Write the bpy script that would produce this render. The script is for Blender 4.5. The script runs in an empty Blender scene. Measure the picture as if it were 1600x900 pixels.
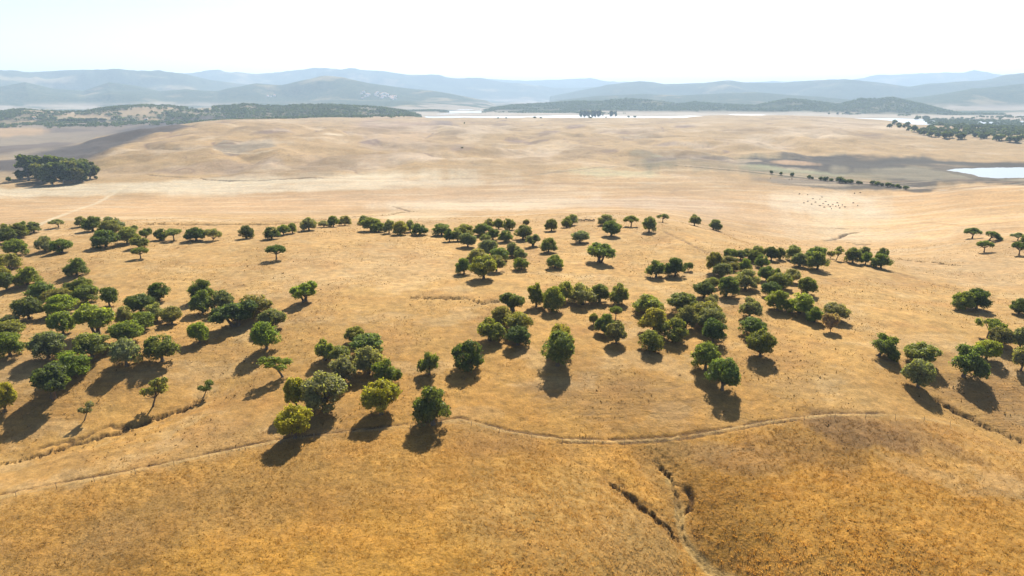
import bpy, math, random
import numpy as np
from mathutils import Vector

# ------------------------------------------------------------------ camera, sky, sun, exposure
S = bpy.context.scene
COL = S.collection
FPX = 1067.0                      # focal length in pixels of the 1600 px wide photograph
HZ = 148.0                        # row of the true horizon
CAMZ = 62.0                       # drone height over the tree plateau
PITCH = math.atan((450.0 - HZ) / FPX)
SUN_AZ, SUN_EL = math.radians(12.5), math.radians(42.0)

cam_d = bpy.data.cameras.new('camera')
cam = bpy.data.objects.new('camera', cam_d); COL.objects.link(cam)
cam_d.sensor_width = 36.0; cam_d.lens = FPX / 1600.0 * 36.0
cam_d.clip_start = 1.0; cam_d.clip_end = 90000.0
cam.location = (0, 0, CAMZ); cam.rotation_euler = (math.pi / 2 - PITCH, 0, 0)
S.camera = cam

world = bpy.data.worlds.new('World'); S.world = world; world.use_nodes = True
wn = world.node_tree; wn.nodes.clear()
sky = wn.nodes.new('ShaderNodeTexSky'); sky.sky_type = 'NISHITA'; sky.sun_disc = False
sky.sun_elevation = SUN_EL; sky.sun_rotation = SUN_AZ
sky.altitude = 150; sky.air_density = 0.8; sky.dust_density = 0.9; sky.ozone_density = 1.0
bg = wn.nodes.new('ShaderNodeBackground'); bg.inputs['Strength'].default_value = 0.068
wo = wn.nodes.new('ShaderNodeOutputWorld')
wn.links.new(sky.outputs[0], bg.inputs[0]); wn.links.new(bg.outputs[0], wo.inputs[0])

sun_d = bpy.data.lights.new('sun', 'SUN'); sun_d.energy = 4.9; sun_d.angle = math.radians(0.53)
sun_d.color = (1.0, 0.95, 0.87)
sun = bpy.data.objects.new('sun', sun_d); COL.objects.link(sun)
sv = Vector((math.sin(SUN_AZ) * math.cos(SUN_EL), math.cos(SUN_AZ) * math.cos(SUN_EL), math.sin(SUN_EL)))
sun.rotation_euler = sv.to_track_quat('Z', 'Y').to_euler(); sun.location = (0, 0, 300)

S.view_settings.view_transform = 'Standard'; S.view_settings.look = 'None'
S.view_settings.exposure = 1.50; S.view_settings.gamma = 1.0
S.render.engine = 'CYCLES'
S.cycles.use_denoising = True
S.cycles.max_bounces = 6; S.cycles.volume_bounces = 0; S.cycles.transparent_max_bounces = 4
HAZE_DENSITY = 0.82e-4
HAZE_COLOR = (0.62, 0.80, 0.98)

# ------------------------------------------------------------------ helpers
rng = np.random.default_rng(7)
random.seed(7)

def lin(c):
    c = np.asarray(c, float) / 255.0
    return np.where(c <= 0.04045, c / 12.92, ((c + 0.055) / 1.055) ** 2.4)

def sstep(a, b, x):
    t = np.clip((x - a) / (b - a), 0, 1)
    return t * t * (3 - 2 * t)

def _hash(ix, iy, seed):
    h = (ix.astype(np.int64) * 374761393 + iy.astype(np.int64) * 668265263 + seed * 974634777) & 0xffffffff
    h = ((h ^ (h >> 13)) * 1274126177) & 0xffffffff
    return (h ^ (h >> 16)) & 0xffffffff

def perlin(x, y, seed=0):
    x0 = np.floor(x); y0 = np.floor(y); fx = x - x0; fy = y - y0
    u = fx * fx * fx * (fx * (fx * 6 - 15) + 10); v = fy * fy * fy * (fy * (fy * 6 - 15) + 10)
    def g(ix, iy, dx, dy):
        a = _hash(ix, iy, seed) * (2 * math.pi / 4294967296.0)
        return np.cos(a) * dx + np.sin(a) * dy
    n00 = g(x0, y0, fx, fy); n10 = g(x0 + 1, y0, fx - 1, fy)
    n01 = g(x0, y0 + 1, fx, fy - 1); n11 = g(x0 + 1, y0 + 1, fx - 1, fy - 1)
    a = n00 + u * (n10 - n00); b = n01 + u * (n11 - n01)
    return (a + v * (b - a)) * 1.4

def fbm(x, y, octv=4, seed=0, gain=0.5):
    s = np.zeros_like(x); a = 1.0
    for k in range(octv):
        s += a * perlin(x * 2 ** k, y * 2 ** k, seed + 17 * k); a *= gain
    return s

def pix_dir(px, py):
    u = (np.asarray(px, float) - 800) / FPX; v = (450 - np.asarray(py, float)) / FPX
    dx = u; dy = math.cos(PITCH) + v * math.sin(PITCH); dz = -math.sin(PITCH) + v * math.cos(PITCH)
    h = np.hypot(dx, dy)
    return np.arctan2(dx, dy), dz / h           # azimuth, tangent of elevation

# ------------------------------------------------------------------ terrain height
# survey points: where the photo shows them, and the height of the land there (metres; drone at 62)
CTRL = [
 # tree plateau
 (100,400,0),(400,420,0),(700,420,.5),(1000,420,0),(1300,440,0),(800,500,.5),(1200,500,0),(500,480,0),(200,450,-1),
 (40,480,-3),(60,400,-1),(250,375,0),(480,365,0),(640,375,0),(900,350,-1),(1050,350,-1),(1110,362,-1.5),
 # slope falling to the left gully
 (0,560,-3.6),(150,560,-3),(60,620,-6.4),(250,600,-5.4),(0,725,-11.2),(120,690,-9.8),(240,655,-8.7),(330,615,-7),
 # spur in front of it
 (0,772,-8.8),(150,722,-7.2),(250,690,-6.6),(330,652,-5.9),(440,575,-3.5),(430,690,-6),
 # middle slope
 (600,600,-3.5),(870,575,-2.5),(680,662,-5.5),(870,650,-5.5),(1128,610,-4.5),(1130,662,-6.5),(950,540,-1),
 (720,656,-5.3),(900,690,-7),(1050,684,-7.2),(1300,650,-4.6),(1450,655,-6),(1300,600,-2.8),(1400,612,-4.2),(1500,692,-7),
 # right gully
 (1462,622,-6.6),(1540,665,-8.8),(1600,690,-9.8),(1510,590,-4.8),(1590,600,-5.4),(1560,550,-2.8),(1570,740,-7.6),
 # foreground fields
 (100,850,-9),(300,850,-7),(300,770,-7),(500,730,-6.3),(600,850,-5.5),(750,760,-6),(860,850,-7),(880,730,-7.3),
 (1025,715,-9),(1055,780,-12),(1065,830,-14),(1110,895,-17),(945,750,-8.8),(1035,830,-12),(980,860,-10.5),
 (1150,750,-9),(1250,750,-8),(1250,850,-10),(1450,850,-9),(1500,780,-8.4),(1150,850,-13.5),
 (800,1000,-8),(100,1000,-10),(1500,1000,-12),(1150,1000,-19),
 # drop to the plain behind the far tree line
 (100,345,-4),(100,330,-28),(300,346,-2),(300,330,-29),(500,333,-24),(650,330,-24),(800,334,-14),(800,322,-31),(1000,330,-10),(1000,318,-31),(1150,330,-30),
 (0,300,-39),(200,300,-40),(500,300,-40),(750,300,-39),(1000,300,-38),(1200,305,-39),(1290,318,-40),
 (1250,396,-3),(1350,408,-3),(1250,375,-22),(1330,370,-26),(1400,340,-34),(1150,375,-8),
 # right hill
 (1600,288,-24),(1520,296,-29),(1600,340,-18),(1500,345,-21),(1450,306,-37),(1550,376,-9),(1590,402,-4.5),(1450,400,-12),(1480,432,-5),
 # pond flats
 (1540,270,-42),(1480,264,-42),(1600,262,-42),(1600,276,-42),(1400,290,-41),(1250,270,-41),(1100,255,-38),(1440,250,-41),(1590,250,-40),
 (0,285,-41),(100,285,-41),(300,283,-41),(500,279,-40),(700,275,-39),(900,270,-38),
 # left hill and the dark valley behind its shoulder
 (380,232,-21),(250,212,-15),(400,192,-10),(300,250,-30),(200,250,-33),(130,262,-38),(60,232,-43),(100,200,-43),(0,200,-43),(200,190,-42),(0,250,-42),
 (150,244,-32),(190,223,-23),(230,207,-16),(280,196,-11),(330,187.5,-8),(135,239,-43),(175,217,-44),(215,201,-44),(265,190.5,-44),(320,185.2,-43),
 (500,230,-24),(520,192,-16),(600,235,-30),(600,200,-24),(700,188,-22),(850,230,-33),(850,187,-24),(1000,230,-34),(1000,184,-22),(1150,182,-20),
 (1250,178.5,-17),(1300,200,-24),(1300,232,-36),(1450,215,-36),(1560,218,-38),(1500,192,-42),(1600,192,-42),(1380,186,-30),
]
C = np.array(CTRL, float)
caz, ctan = pix_dir(C[:, 0], C[:, 1])
cr = (C[:, 2] - CAMZ) / ctan
KAZ = 1.7
Q = np.stack([np.log(cr), caz * KAZ], 1)
def _tps(d2):
    return 0.5 * d2 * np.log(d2 + 1e-12)
n = len(Q)
A = np.zeros((n + 3, n + 3))
A[:n, :n] = _tps(((Q[:, None] - Q[None]) ** 2).sum(-1)) + 4e-4 * np.eye(n)
A[:n, n] = 1; A[:n, n + 1:] = Q; A[n, :n] = 1; A[n + 1:, :n] = Q.T
W = np.linalg.solve(A, np.concatenate([C[:, 2], np.zeros(3)]))
def rbf_exact(lr, az):
    out = np.empty_like(lr)
    f = lr.ravel(); g = az.ravel() * KAZ; o = out.ravel()
    for i in range(0, len(f), 20000):
        a = f[i:i + 20000]; b = g[i:i + 20000]
        d2 = (a[:, None] - Q[None, :, 0]) ** 2 + (b[:, None] - Q[None, :, 1]) ** 2
        o[i:i + 20000] = _tps(d2) @ W[:n] + W[n] + W[n + 1] * a + W[n + 2] * b
    return o.reshape(lr.shape)

LR0, LR1, NL, A0, NA = math.log(57), math.log(3320), 640, 0.75, 420
TAB = rbf_exact(*np.meshgrid(np.linspace(LR0, LR1, NL), np.linspace(-A0, A0, NA), indexing='ij'))
def rbf(lr, az):
    u = np.clip((lr - LR0) / (LR1 - LR0) * (NL - 1), 0, NL - 1.001); v = np.clip((az + A0) / (2 * A0) * (NA - 1), 0, NA - 1.001)
    i = u.astype(int); j = v.astype(int); u = u - i; v = v - j
    return (TAB[i, j] * (1 - v) + TAB[i, j + 1] * v) * (1 - u) + (TAB[i + 1, j] * (1 - v) + TAB[i + 1, j + 1] * v) * u

LAKE_Z = -63.0
# far ranges: distance, half-width in front / behind, outline in photo pixels
RANGES = [
 (3650, 650, 900, [(-300,176),(-80,174),(0,173),(40,171),(130,175),(180,168.5),(220,166),(260,167),(300,171),(350,167),(380,163),(410,165),(440,166),(480,164),(520,164.5),(560,167.5),(600,170),(630,174),(650,179),(668,188),(690,205)]),
 (5700, 900, 1200, [(740,176),(770,168),(800,163),(850,160),(900,157.5),(940,159),(980,154.5),(1010,156),(1060,161.5),(1085,158),(1130,161),(1180,163),(1210,158),(1232,155),(1262,158),(1310,163.5),(1345,154.5),(1370,155),(1395,152),(1440,160),(1475,170),(1500,176),(1530,185)]),
 (7200, 1200, 1500, [(100,175),(200,170),(330,166),(400,160),(470,158),(520,156),(580,157),(640,157.5),(700,160),(745,164),(770,172)]),
 (8600, 1900, 1800, [(-300,130),(-60,138),(0,135),(40,129),(80,138),(130,142),(170,128),(210,133),(250,142),(290,139),(340,143),(400,132),(440,133),(470,125.5),(500,122),(540,122.5),(580,130),(620,135.5),(660,140),(720,149),(760,157),(790,170)]),
 (8200, 1700, 1800, [(820,166),(880,156),(930,150),(1000,146.5),(1060,149),(1120,146),(1180,143.5),(1230,148),(1290,152),(1340,156),(1400,154),(1440,151),(1480,145),(1520,138),(1560,134),(1600,129),(1700,124),(1900,130)]),
 (11500, 2400, 2200, [(-300,106),(-60,110),(0,111),(50,112),(90,109),(130,108),(180,110),(240,111),(290,116),(330,125),(400,133),(450,140),(520,150)]),
 (11500, 2400, 2200, [(860,150),(900,142),(950,132.5),(1000,127),(1040,131.5),(1100,129.5),(1140,125.5),(1170,129.5),(1200,131),(1260,126),(1320,123),(1370,127.5),(1420,135),(1450,130.5),(1500,128),(1550,123.5),(1600,114),(1680,106),(1900,112)]),
 (15500, 2800, 2500, [(200,124),(290,114.5),(340,111),(400,115.5),(440,112.5),(490,107.5),(540,109),(600,111.5),(640,117),(680,117.5),(720,122),(760,124),(800,130),(850,136),(950,138),(1050,140)]),
 (19500, 3000, 2500, [(640,126),(760,122),(820,127),(860,124),(910,122.5),(960,128),(1040,132),(1180,128),(1280,127),(1340,123.5),(1380,116.5),(1420,115),(1480,113.5),(1550,114.5),(1590,119),(1700,126),(1900,124)]),
]
RG = []
for D, wf, wb, pts in RANGES:
    p = np.array(pts, float); a, t = pix_dir(p[:, 0], p[:, 1])
    RG.append((D, wf, wb, a, CAMZ + D * t))

def far_ranges(az, r, x, y, base):
    z = base.copy(); wood = np.zeros_like(base)
    nz = fbm(x / 900.0, y / 900.0, 5, 5)
    rid = 1 - np.abs(fbm(x / 1500.0, y / 1500.0, 4, 23))
    for k, (D, wf, wb, a, zt) in enumerate(RG):
        top = np.interp(az, a, zt, left=-400, right=-400)
        d = r - D * (1 + 0.03 * perlin(az * 9, az * 0 + k, 3))
        wob = 1 + 0.25 * perlin(az * 14 + k * 7.7, np.zeros_like(az), 8)
        s = np.where(d < 0, 1 - sstep(0, 1, -d / (wf * wob)), 1 - sstep(0, 1, d / (wb * wob)))
        h = top - LAKE_Z
        crest = np.exp(-(d / (0.12 * wf)) ** 2)
        hh = h * s * (1 - (1 - crest) * s * 0.0) + (nz * 0.16 + (rid - 0.75) * 0.30) * np.maximum(h, 0) * s * (1 - 0.92 * crest)
        zz = LAKE_Z - 2 + hh
        zz = np.where(h > 0, zz, -1e3)
        wood = np.where(zz > z, sstep(8, 30, hh) if D < 6000 else sstep(25, 75, hh), wood)
        z = np.maximum(z, zz)
    return z, wood

def macro(x, y, want_wood=False):
    r = np.hypot(x, y) + 1e-6; az = np.arctan2(x, y)
    lr = np.clip(np.log(r), math.log(58), math.log(3300))
    z = rbf(lr, np.clip(az, -0.74, 0.74))
    z = np.clip(z, -62, 8)
    # rolling relief
    a1 = sstep(600, 1300, r) * (1 - sstep(2600, 3300, r))
    flat = sstep(-40.5, -37, z)
    crestw = 1 - .75 * sstep(1700, 2300, r)
    rv = np.abs(fbm(x / 260.0 + .4 * perlin(x / 300.0, y / 300.0, 6), y / 380.0, 3, 2))
    z = z + a1 * crestw * (0.25 + 0.75 * flat) * (20.0 * (np.minimum(rv, .6) - .3) + 7.0 * fbm(x / 420.0, y / 420.0, 2, 15) + 3.8 * fbm(x / 75.0, y / 100.0, 4, 12))
    a2 = 1 - sstep(450, 700, r)
    z = z + a2 * (0.55 * fbm(x / 42.0, y / 42.0, 3, 4) + 0.10 * fbm(x / 6.0, y / 6.0, 3, 9))
    # down to the lake and its low far shore
    px = 800 + 1067 * np.tan(az) / 1.04
    opn = sstep(640, 680, px) * (1 - sstep(1040, 1100, px)) + sstep(1330, 1400, px)
    q = sstep(3000 - 350 * opn, 3650 - 150 * opn, r)
    left_land = 1 - sstep(600, 690, px)
    shore = fbm(x / 500.0, y / 500.0, 4, 31)
    rs = r * (1 + 0.05 * shore)
    land = np.maximum(left_land, sstep(4200, 4400, rs))
    pw = px + 45 * shore
    bay = sstep(680, 710, pw) * (1 - sstep(725, 775, pw)) * sstep(5000, 5150, rs) * (1 - sstep(5700, 5900, rs))
    bay = np.maximum(bay, sstep(1500, 1570, pw) * sstep(4900, 5050, rs) * (1 - sstep(5500, 5700, rs)))
    land = land * (1 - bay)
    floor = LAKE_Z - 5 + land * (9 + 6 * np.maximum(fbm(x / 700.0, y / 700.0, 4, 44), -0.8))
    z = z * (1 - q) + floor * q
    zr, wood = far_ranges(az, r, x, y, z)
    far = r > 2700
    z = np.where(far, zr, z)
    if want_wood:
        low = sstep(4700, 5300, r + 500 * shore) * sstep(-.22, .05, fbm(x / 900.0, y / 420.0, 4, 53) - .12)
        wood = np.where(z > LAKE_Z + .5, np.maximum(wood, low), wood)
        return z, np.where(far, wood, 0)
    return z

def ground_at(pxs, pys):
    """world points of the terrain seen at photo positions"""
    pxs = np.atleast_1d(np.asarray(pxs, float)); pys = np.atleast_1d(np.asarray(pys, float))
    az, t = pix_dir(pxs, pys)
    T = 45 * 1.006 ** np.arange(int(math.log(24000 / 45) / math.log(1.006)))
    out = np.zeros((len(pxs), 3))
    for i in range(0, len(pxs), 60):
        a = az[i:i + 60, None]; tt = t[i:i + 60, None]
        X = T[None] * np.sin(a); Y = T[None] * np.cos(a)
        dz = (CAMZ + T[None] * tt) - macro(X, Y)
        hit = dz < 0
        j = np.where(hit.any(1), hit.argmax(1), len(T) - 1)
        for k in range(len(j)):
            jj = max(j[k], 1); d0, d1 = dz[k, jj - 1], dz[k, jj]
            f = d0 / (d0 - d1) if d0 != d1 else 0
            R = T[jj - 1] + (T[jj] - T[jj - 1]) * min(max(f, 0), 1)
            out[i + k] = (R * math.sin(az[i + k]), R * math.cos(az[i + k]), CAMZ + R * t[i + k])
    out[:, 2] = macro(out[:, 0], out[:, 1])
    return out

# ------------------------------------------------------------------ mesh / material helpers
def np_mesh(name, V, F, mats=(), mat_idx=None, smooth=False):
    V = np.asarray(V, np.float32); F = np.asarray(F, np.int32)
    me = bpy.data.meshes.new(name)
    k = F.shape[1]; m = len(F)
    me.vertices.add(len(V)); me.vertices.foreach_set('co', V.ravel())
    me.loops.add(m * k); me.loops.foreach_set('vertex_index', F.ravel())
    me.polygons.add(m); me.polygons.foreach_set('loop_start', np.arange(0, m * k, k, dtype=np.int32))
    for mm in mats: me.materials.append(mm)
    if mat_idx is not None: me.polygons.foreach_set('material_index', np.asarray(mat_idx, np.int32))
    if smooth: me.polygons.foreach_set('use_smooth', np.ones(m, bool))
    me.update(calc_edges=True)
    return me

def link(name, me, parent=None, loc=None):
    o = bpy.data.objects.new(name, me); COL.objects.link(o)
    if parent is not None: o.parent = parent
    if loc is not None: o.location = loc
    return o

def tag(o, label=None, cat=None, group=None, kind=None):
    if label: o['label'] = label
    if cat: o['category'] = cat
    if group: o['group'] = group
    if kind: o['kind'] = kind
    return o

def point_color(me, name, col):
    at = me.attributes.new(name, 'FLOAT_COLOR', 'POINT')
    c = np.ones((len(col), 4), np.float32); c[:, :3] = col
    at.data.foreach_set('color', c.ravel())

def point_float(me, name, v):
    at = me.attributes.new(name, 'FLOAT', 'POINT'); at.data.foreach_set('value', np.asarray(v, np.float32))

class NT:
    def __init__(s, name):
        s.m = bpy.data.materials.new(name); s.m.use_nodes = True
        s.t = s.m.node_tree; s.t.nodes.clear()
        s.out = s.n('ShaderNodeOutputMaterial')
    def n(s, typ, **kw):
        nd = s.t.nodes.new(typ)
        for k, v in kw.items():
            if hasattr(nd, k): setattr(nd, k, v)
            else: nd.inputs[k].default_value = v
        return nd
    def l(s, a, b): s.t.links.new(a, b)
    def noise(s, vec, scale, detail=3, rough=0.55):
        nd = s.n('ShaderNodeTexNoise'); nd.inputs['Scale'].default_value = scale
        nd.inputs['Detail'].default_value = detail; nd.inputs['Roughness'].default_value = rough
        s.l(vec, nd.inputs['Vector']); return nd.outputs['Fac']
    def rmap(s, v, a, b, c, d):
        nd = s.n('ShaderNodeMapRange'); nd.inputs[1].default_value = a; nd.inputs[2].default_value = b
        nd.inputs[3].default_value = c; nd.inputs[4].default_value = d; s.l(v, nd.inputs[0]); return nd.outputs[0]
    def math(s, op, a, b):
        nd = s.n('ShaderNodeMath', operation=op)
        for i, v in enumerate((a, b)):
            if isinstance(v, (int, float)): nd.inputs[i].default_value = v
            else: s.l(v, nd.inputs[i])
        return nd.outputs[0]
    def mix(s, f, a, b, blend='MIX'):
        nd = s.n('ShaderNodeMix'); nd.data_type = 'RGBA'; nd.blend_type = blend
        for sock, v in ((nd.inputs[0], f), (nd.inputs[6], a), (nd.inputs[7], b)):
            if isinstance(v, (int, float)): sock.default_value = v
            elif isinstance(v, tuple): sock.default_value = (*v, 1) if len(v) == 3 else v
            else: s.l(v, sock)
        return nd.outputs[2]
    def scalecol(s, col, f):
        nd = s.n('ShaderNodeVectorMath', operation='SCALE'); s.l(col, nd.inputs[0])
        if isinstance(f, (int, float)): nd.inputs['Scale'].default_value = f
        else: s.l(f, nd.inputs['Scale'])
        return nd.outputs[0]

# ------------------------------------------------------------------ materials
def ground_material():
    k = NT('dry_ground'); geo = k.n('ShaderNodeNewGeometry'); P = geo.outputs['Position']
    at = k.n('ShaderNodeAttribute', attribute_name='tint')
    te = k.n('ShaderNodeAttribute', attribute_name='terrace')
    gr = k.n('ShaderNodeAttribute', attribute_name='rough_grass')
    n_fine = k.noise(P, 3.2, 5, 0.72); n_mid = k.noise(P, 0.42, 4, 0.6); n_big = k.noise(P, 0.045, 6, 0.7); n_reg = k.noise(P, 0.006, 5, 0.6)
    f = k.math('MULTIPLY', k.rmap(n_fine, .28, .72, .60, 1.36), k.rmap(n_mid, .28, .72, .72, 1.26))
    f = k.math('MULTIPLY', f, k.rmap(n_big, .27, .73, .78, 1.18))
    f = k.math('MULTIPLY', f, k.rmap(n_reg, .25, .75, .80, 1.14))
    col = k.scalecol(at.outputs['Color'], f)
    # warmer and greyer straw in drifts
    h = k.rmap(k.noise(P, 0.11, 5, 0.65), .42, .66, 0, 1)
    col = k.mix(k.math('MULTIPLY', h, .35), col, k.mix(1.0, col, (1.10, 0.90, 0.66), 'MULTIPLY'))
    h2 = k.rmap(k.noise(P, 0.028, 5, 0.7), .50, .70, 0, 1)
    col = k.mix(k.math('MULTIPLY', h2, .2), col, k.mix(1.0, col, (0.84, 0.84, 0.86), 'MULTIPLY'))
    # small dark weeds and clods
    sp = k.math('MULTIPLY', k.rmap(k.noise(P, 1.1, 3, 0.6), .64, .72, 0, 1), k.math('SUBTRACT', 1.0, gr.outputs['Fac']))
    col = k.mix(k.math('MULTIPLY', sp, .38), col, (0.11, 0.075, 0.035))
    # trodden terraces following the contour lines
    mp = k.n('ShaderNodeMapping'); mp.inputs['Scale'].default_value = (.10, .10, 3.6); k.l(P, mp.inputs['Vector'])
    sw = k.rmap(k.noise(mp.outputs[0], 1.0, 5, .62), .36, .64, 0, 1)
    tfac = k.math('MULTIPLY', te.outputs['Fac'], k.rmap(k.noise(P, .05, 4, .65), .32, .5, .25, 1))
    tw = k.math('MULTIPLY', sw, tfac)
    col = k.mix(k.math('MULTIPLY', k.math('MULTIPLY', k.math('POWER', k.math('SUBTRACT', 1.0, sw), 2.0), tfac), .8), col, (0.16, 0.095, 0.035))
    hgt = k.math('ADD', k.math('MULTIPLY', tw, .10), k.math('MULTIPLY', k.noise(P, 1.7, 4, 0.65), k.math('ADD', .16, k.math('MULTIPLY', gr.outputs['Fac'], .14))))
    hgt = k.math('ADD', hgt, k.math('MULTIPLY', k.noise(P, 0.22, 3, 0.55), .55))
    bp = k.n('ShaderNodeBump'); bp.inputs['Strength'].default_value = .85; bp.inputs['Distance'].default_value = 1.0
    k.l(hgt, bp.inputs['Height'])
    b = k.n('ShaderNodeBsdfPrincipled'); b.inputs['Roughness'].default_value = .95; b.inputs['Specular IOR Level'].default_value = .1
    k.l(col, b.inputs['Base Color']); k.l(bp.outputs[0], b.inputs['Normal']); k.l(b.outputs[0], k.out.inputs[0])
    return k.m

def mountain_material():
    k = NT('wooded_hills'); geo = k.n('ShaderNodeNewGeometry'); P = geo.outputs['Position']
    at = k.n('ShaderNodeAttribute', attribute_name='tint')
    wd = k.n('ShaderNodeAttribute', attribute_name='wood')
    tree = k.rmap(k.noise(P, 0.035, 4, 0.7), .36, .62, 0, 1)
    forest = k.mix(tree, (0.085, 0.085, 0.045), (0.025, 0.040, 0.022))
    clear = k.rmap(k.noise(P, 0.0016, 6, 0.62), .56, .66, 0, 1)
    forest = k.mix(k.math('MULTIPLY', clear, .75), forest, (0.24, 0.19, 0.11))
    col = k.mix(wd.outputs['Fac'], k.scalecol(at.outputs['Color'], k.rmap(k.noise(P, .01, 4, .6), .25, .75, .8, 1.2)), forest)
    bp = k.n('ShaderNodeBump'); bp.inputs['Strength'].default_value = .8; bp.inputs['Distance'].default_value = 10.0
    k.l(k.noise(P, 0.04, 3, .6), bp.inputs['Height'])
    b = k.n('ShaderNodeBsdfDiffuse'); k.l(col, b.inputs[0]); k.l(bp.outputs[0], b.inputs['Normal']); k.l(b.outputs[0], k.out.inputs[0])
    return k.m

def leaf_material(name, fixed=None, transl=.48):
    k = NT(name); geo = k.n('ShaderNodeNewGeometry')
    oi = k.n('ShaderNodeObjectInfo')
    f = k.rmap(geo.outputs['Random Per Island'], 0, 1, .62, 1.45)
    if fixed: 
        rgb = k.n('ShaderNodeRGB'); rgb.outputs[0].default_value = (*fixed, 1); c0 = rgb.outputs[0]
    else: c0 = oi.outputs['Color']
    tc = k.n('ShaderNodeTexCoord')
    c = k.scalecol(c0, f)
    w = k.rmap(k.noise(tc.outputs['Object'], 0.55, 3, .6), .42, .68, 0, 1)
    c = k.mix(k.math('MULTIPLY', w, .5), c, k.mix(1.0, c, (1.35, 1.15, 0.75), 'MULTIPLY'))
    d = k.n('ShaderNodeBsdfDiffuse'); t = k.n('ShaderNodeBsdfTranslucent'); gl = k.n('ShaderNodeBsdfGlossy')
    gl.inputs['Roughness'].default_value = .45; gl.inputs['Color'].default_value = (.9, .95, .85, 1)
    k.l(c, d.inputs[0]); k.l(k.mix(1.0, c, (1.7, 1.75, .55), 'MULTIPLY'), t.inputs[0])
    m1 = k.n('ShaderNodeMixShader'); m1.inputs[0].default_value = transl
    k.l(d.outputs[0], m1.inputs[1]); k.l(t.outputs[0], m1.inputs[2])
    m2 = k.n('ShaderNodeMixShader'); m2.inputs[0].default_value = .008
    k.l(m1.outputs[0], m2.inputs[1]); k.l(gl.outputs[0], m2.inputs[2])
    k.l(m2.outputs[0], k.out.inputs[0])
    return k.m

def plain_material(name, col, rough=.9, scale=3.0, var=.3):
    k = NT(name); tc = k.n('ShaderNodeTexCoord')
    f = k.rmap(k.noise(tc.outputs['Object'], scale, 4, .6), .25, .75, 1 - var, 1 + var)
    rgb = k.n('ShaderNodeRGB'); rgb.outputs[0].default_value = (*col, 1)
    b = k.n('ShaderNodeBsdfPrincipled'); b.inputs['Roughness'].default_value = rough; b.inputs['Specular IOR Level'].default_value = .2
    k.l(k.scalecol(rgb.outputs[0], f), b.inputs['Base Color']); k.l(b.outputs[0], k.out.inputs[0])
    return k.m

def straw_material():
    k = NT('straw'); geo = k.n('ShaderNodeNewGeometry'); at = k.n('ShaderNodeAttribute', attribute_name='tint')
    c = k.scalecol(at.outputs['Color'], k.rmap(geo.outputs['Random Per Island'], 0, 1, .75, 1.28))
    d = k.n('ShaderNodeBsdfDiffuse'); t = k.n('ShaderNodeBsdfTranslucent'); m = k.n('ShaderNodeMixShader'); m.inputs[0].default_value = .55
    k.l(c, d.inputs[0]); k.l(c, t.inputs[0]); k.l(d.outputs[0], m.inputs[1]); k.l(t.outputs[0], m.inputs[2]); k.l(m.outputs[0], k.out.inputs[0])
    return k.m

def water_material():
    k = NT('still_water'); geo = k.n('ShaderNodeNewGeometry')
    b = k.n('ShaderNodeBsdfPrincipled'); b.inputs['Base Color'].default_value = (.20, .22, .22, 1)
    b.inputs['Roughness'].default_value = .30; b.inputs['IOR'].default_value = 1.45
    bp = k.n('ShaderNodeBump'); bp.inputs['Strength'].default_value = .15; bp.inputs['Distance'].default_value = .1
    k.l(k.noise(geo.outputs['Position'], .3, 3, .6), bp.inputs['Height']); k.l(bp.outputs[0], b.inputs['Normal'])
    k.l(b.outputs[0], k.out.inputs[0])
    return k.m

M_GROUND = ground_material(); M_HILL = mountain_material()
M_LEAF = leaf_material('evergreen_leaves'); M_BARK = plain_material('bark', (.11, .08, .052), .95, 2.5, .4)
M_PALEBARK = plain_material('pale_bark', (.22, .18, .14), .9, 1.0, .4)
M_STRAW = straw_material(); M_WATER = water_material()
M_WOOD_LEAF = leaf_material('woodland_leaves', (.060, .078, .034), .3)
M_POST = plain_material('weathered_wood', (.16, .12, .085), .9, 4, .3)
M_WIRE = plain_material('fence_wire', (.25, .24, .22), .5, 4, .1)
M_FLEECE = plain_material('fleece', (.08, .058, .042), .95, 6, .3)
M_WHITEWASH = plain_material('whitewash', (.78, .76, .71), .9, .2, .08)
M_TILE = plain_material('roof_tile', (.42, .25, .16), .9, .4, .2)

# ------------------------------------------------------------------ ground sheet
K_LIGHT = 2.55                     # how bright a white sheet lying in this sun renders; turns seen tones into surface tones
def T(r, g, b): return lin((r, g, b)) / (K_LIGHT * np.array([1.075, 1.0, .93]))

deps = np.arange(985, 345, -1.35)
_, t_ = pix_dir(np.full(len(deps), 800.0), deps)
r_near = (CAMZ + 3.0) / -t_
rs = [12, 25, 38, 46, 52, 57]
r_near = r_near[r_near > 60]
r_list = rs + list(r_near)
while r_list[-1] < 26500:
    r_list.append(r_list[-1] * (1.0036 if 480 < r_list[-1] < 1300 else 1.0062))
R = np.array(r_list)
azd = np.concatenate([np.linspace(-85, -41.5, 45), np.arange(-41, 41.01, 0.1), np.linspace(41.5, 85, 45)])
AZ = np.radians(azd)
RR, AA = np.meshgrid(R, AZ, indexing='ij')
X = RR * np.sin(AA); Y = RR * np.cos(AA)
Z, WOOD = macro(X, Y, True)
NR, NC = X.shape

LR = np.log(RR)
# regional tones by distance
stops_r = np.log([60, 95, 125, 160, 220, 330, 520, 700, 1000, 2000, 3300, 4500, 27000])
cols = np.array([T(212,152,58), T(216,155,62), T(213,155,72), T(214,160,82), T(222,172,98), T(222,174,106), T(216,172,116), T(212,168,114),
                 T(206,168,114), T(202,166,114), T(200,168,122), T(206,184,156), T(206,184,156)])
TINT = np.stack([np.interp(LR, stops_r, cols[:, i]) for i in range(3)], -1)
warp1 = fbm(X / (0.10 * RR + 4), Y / (0.10 * RR + 4), 4, 51); warp2 = fbm(X / (0.055 * RR + 3), Y / (0.11 * RR + 3), 5, 77, .62)

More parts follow.
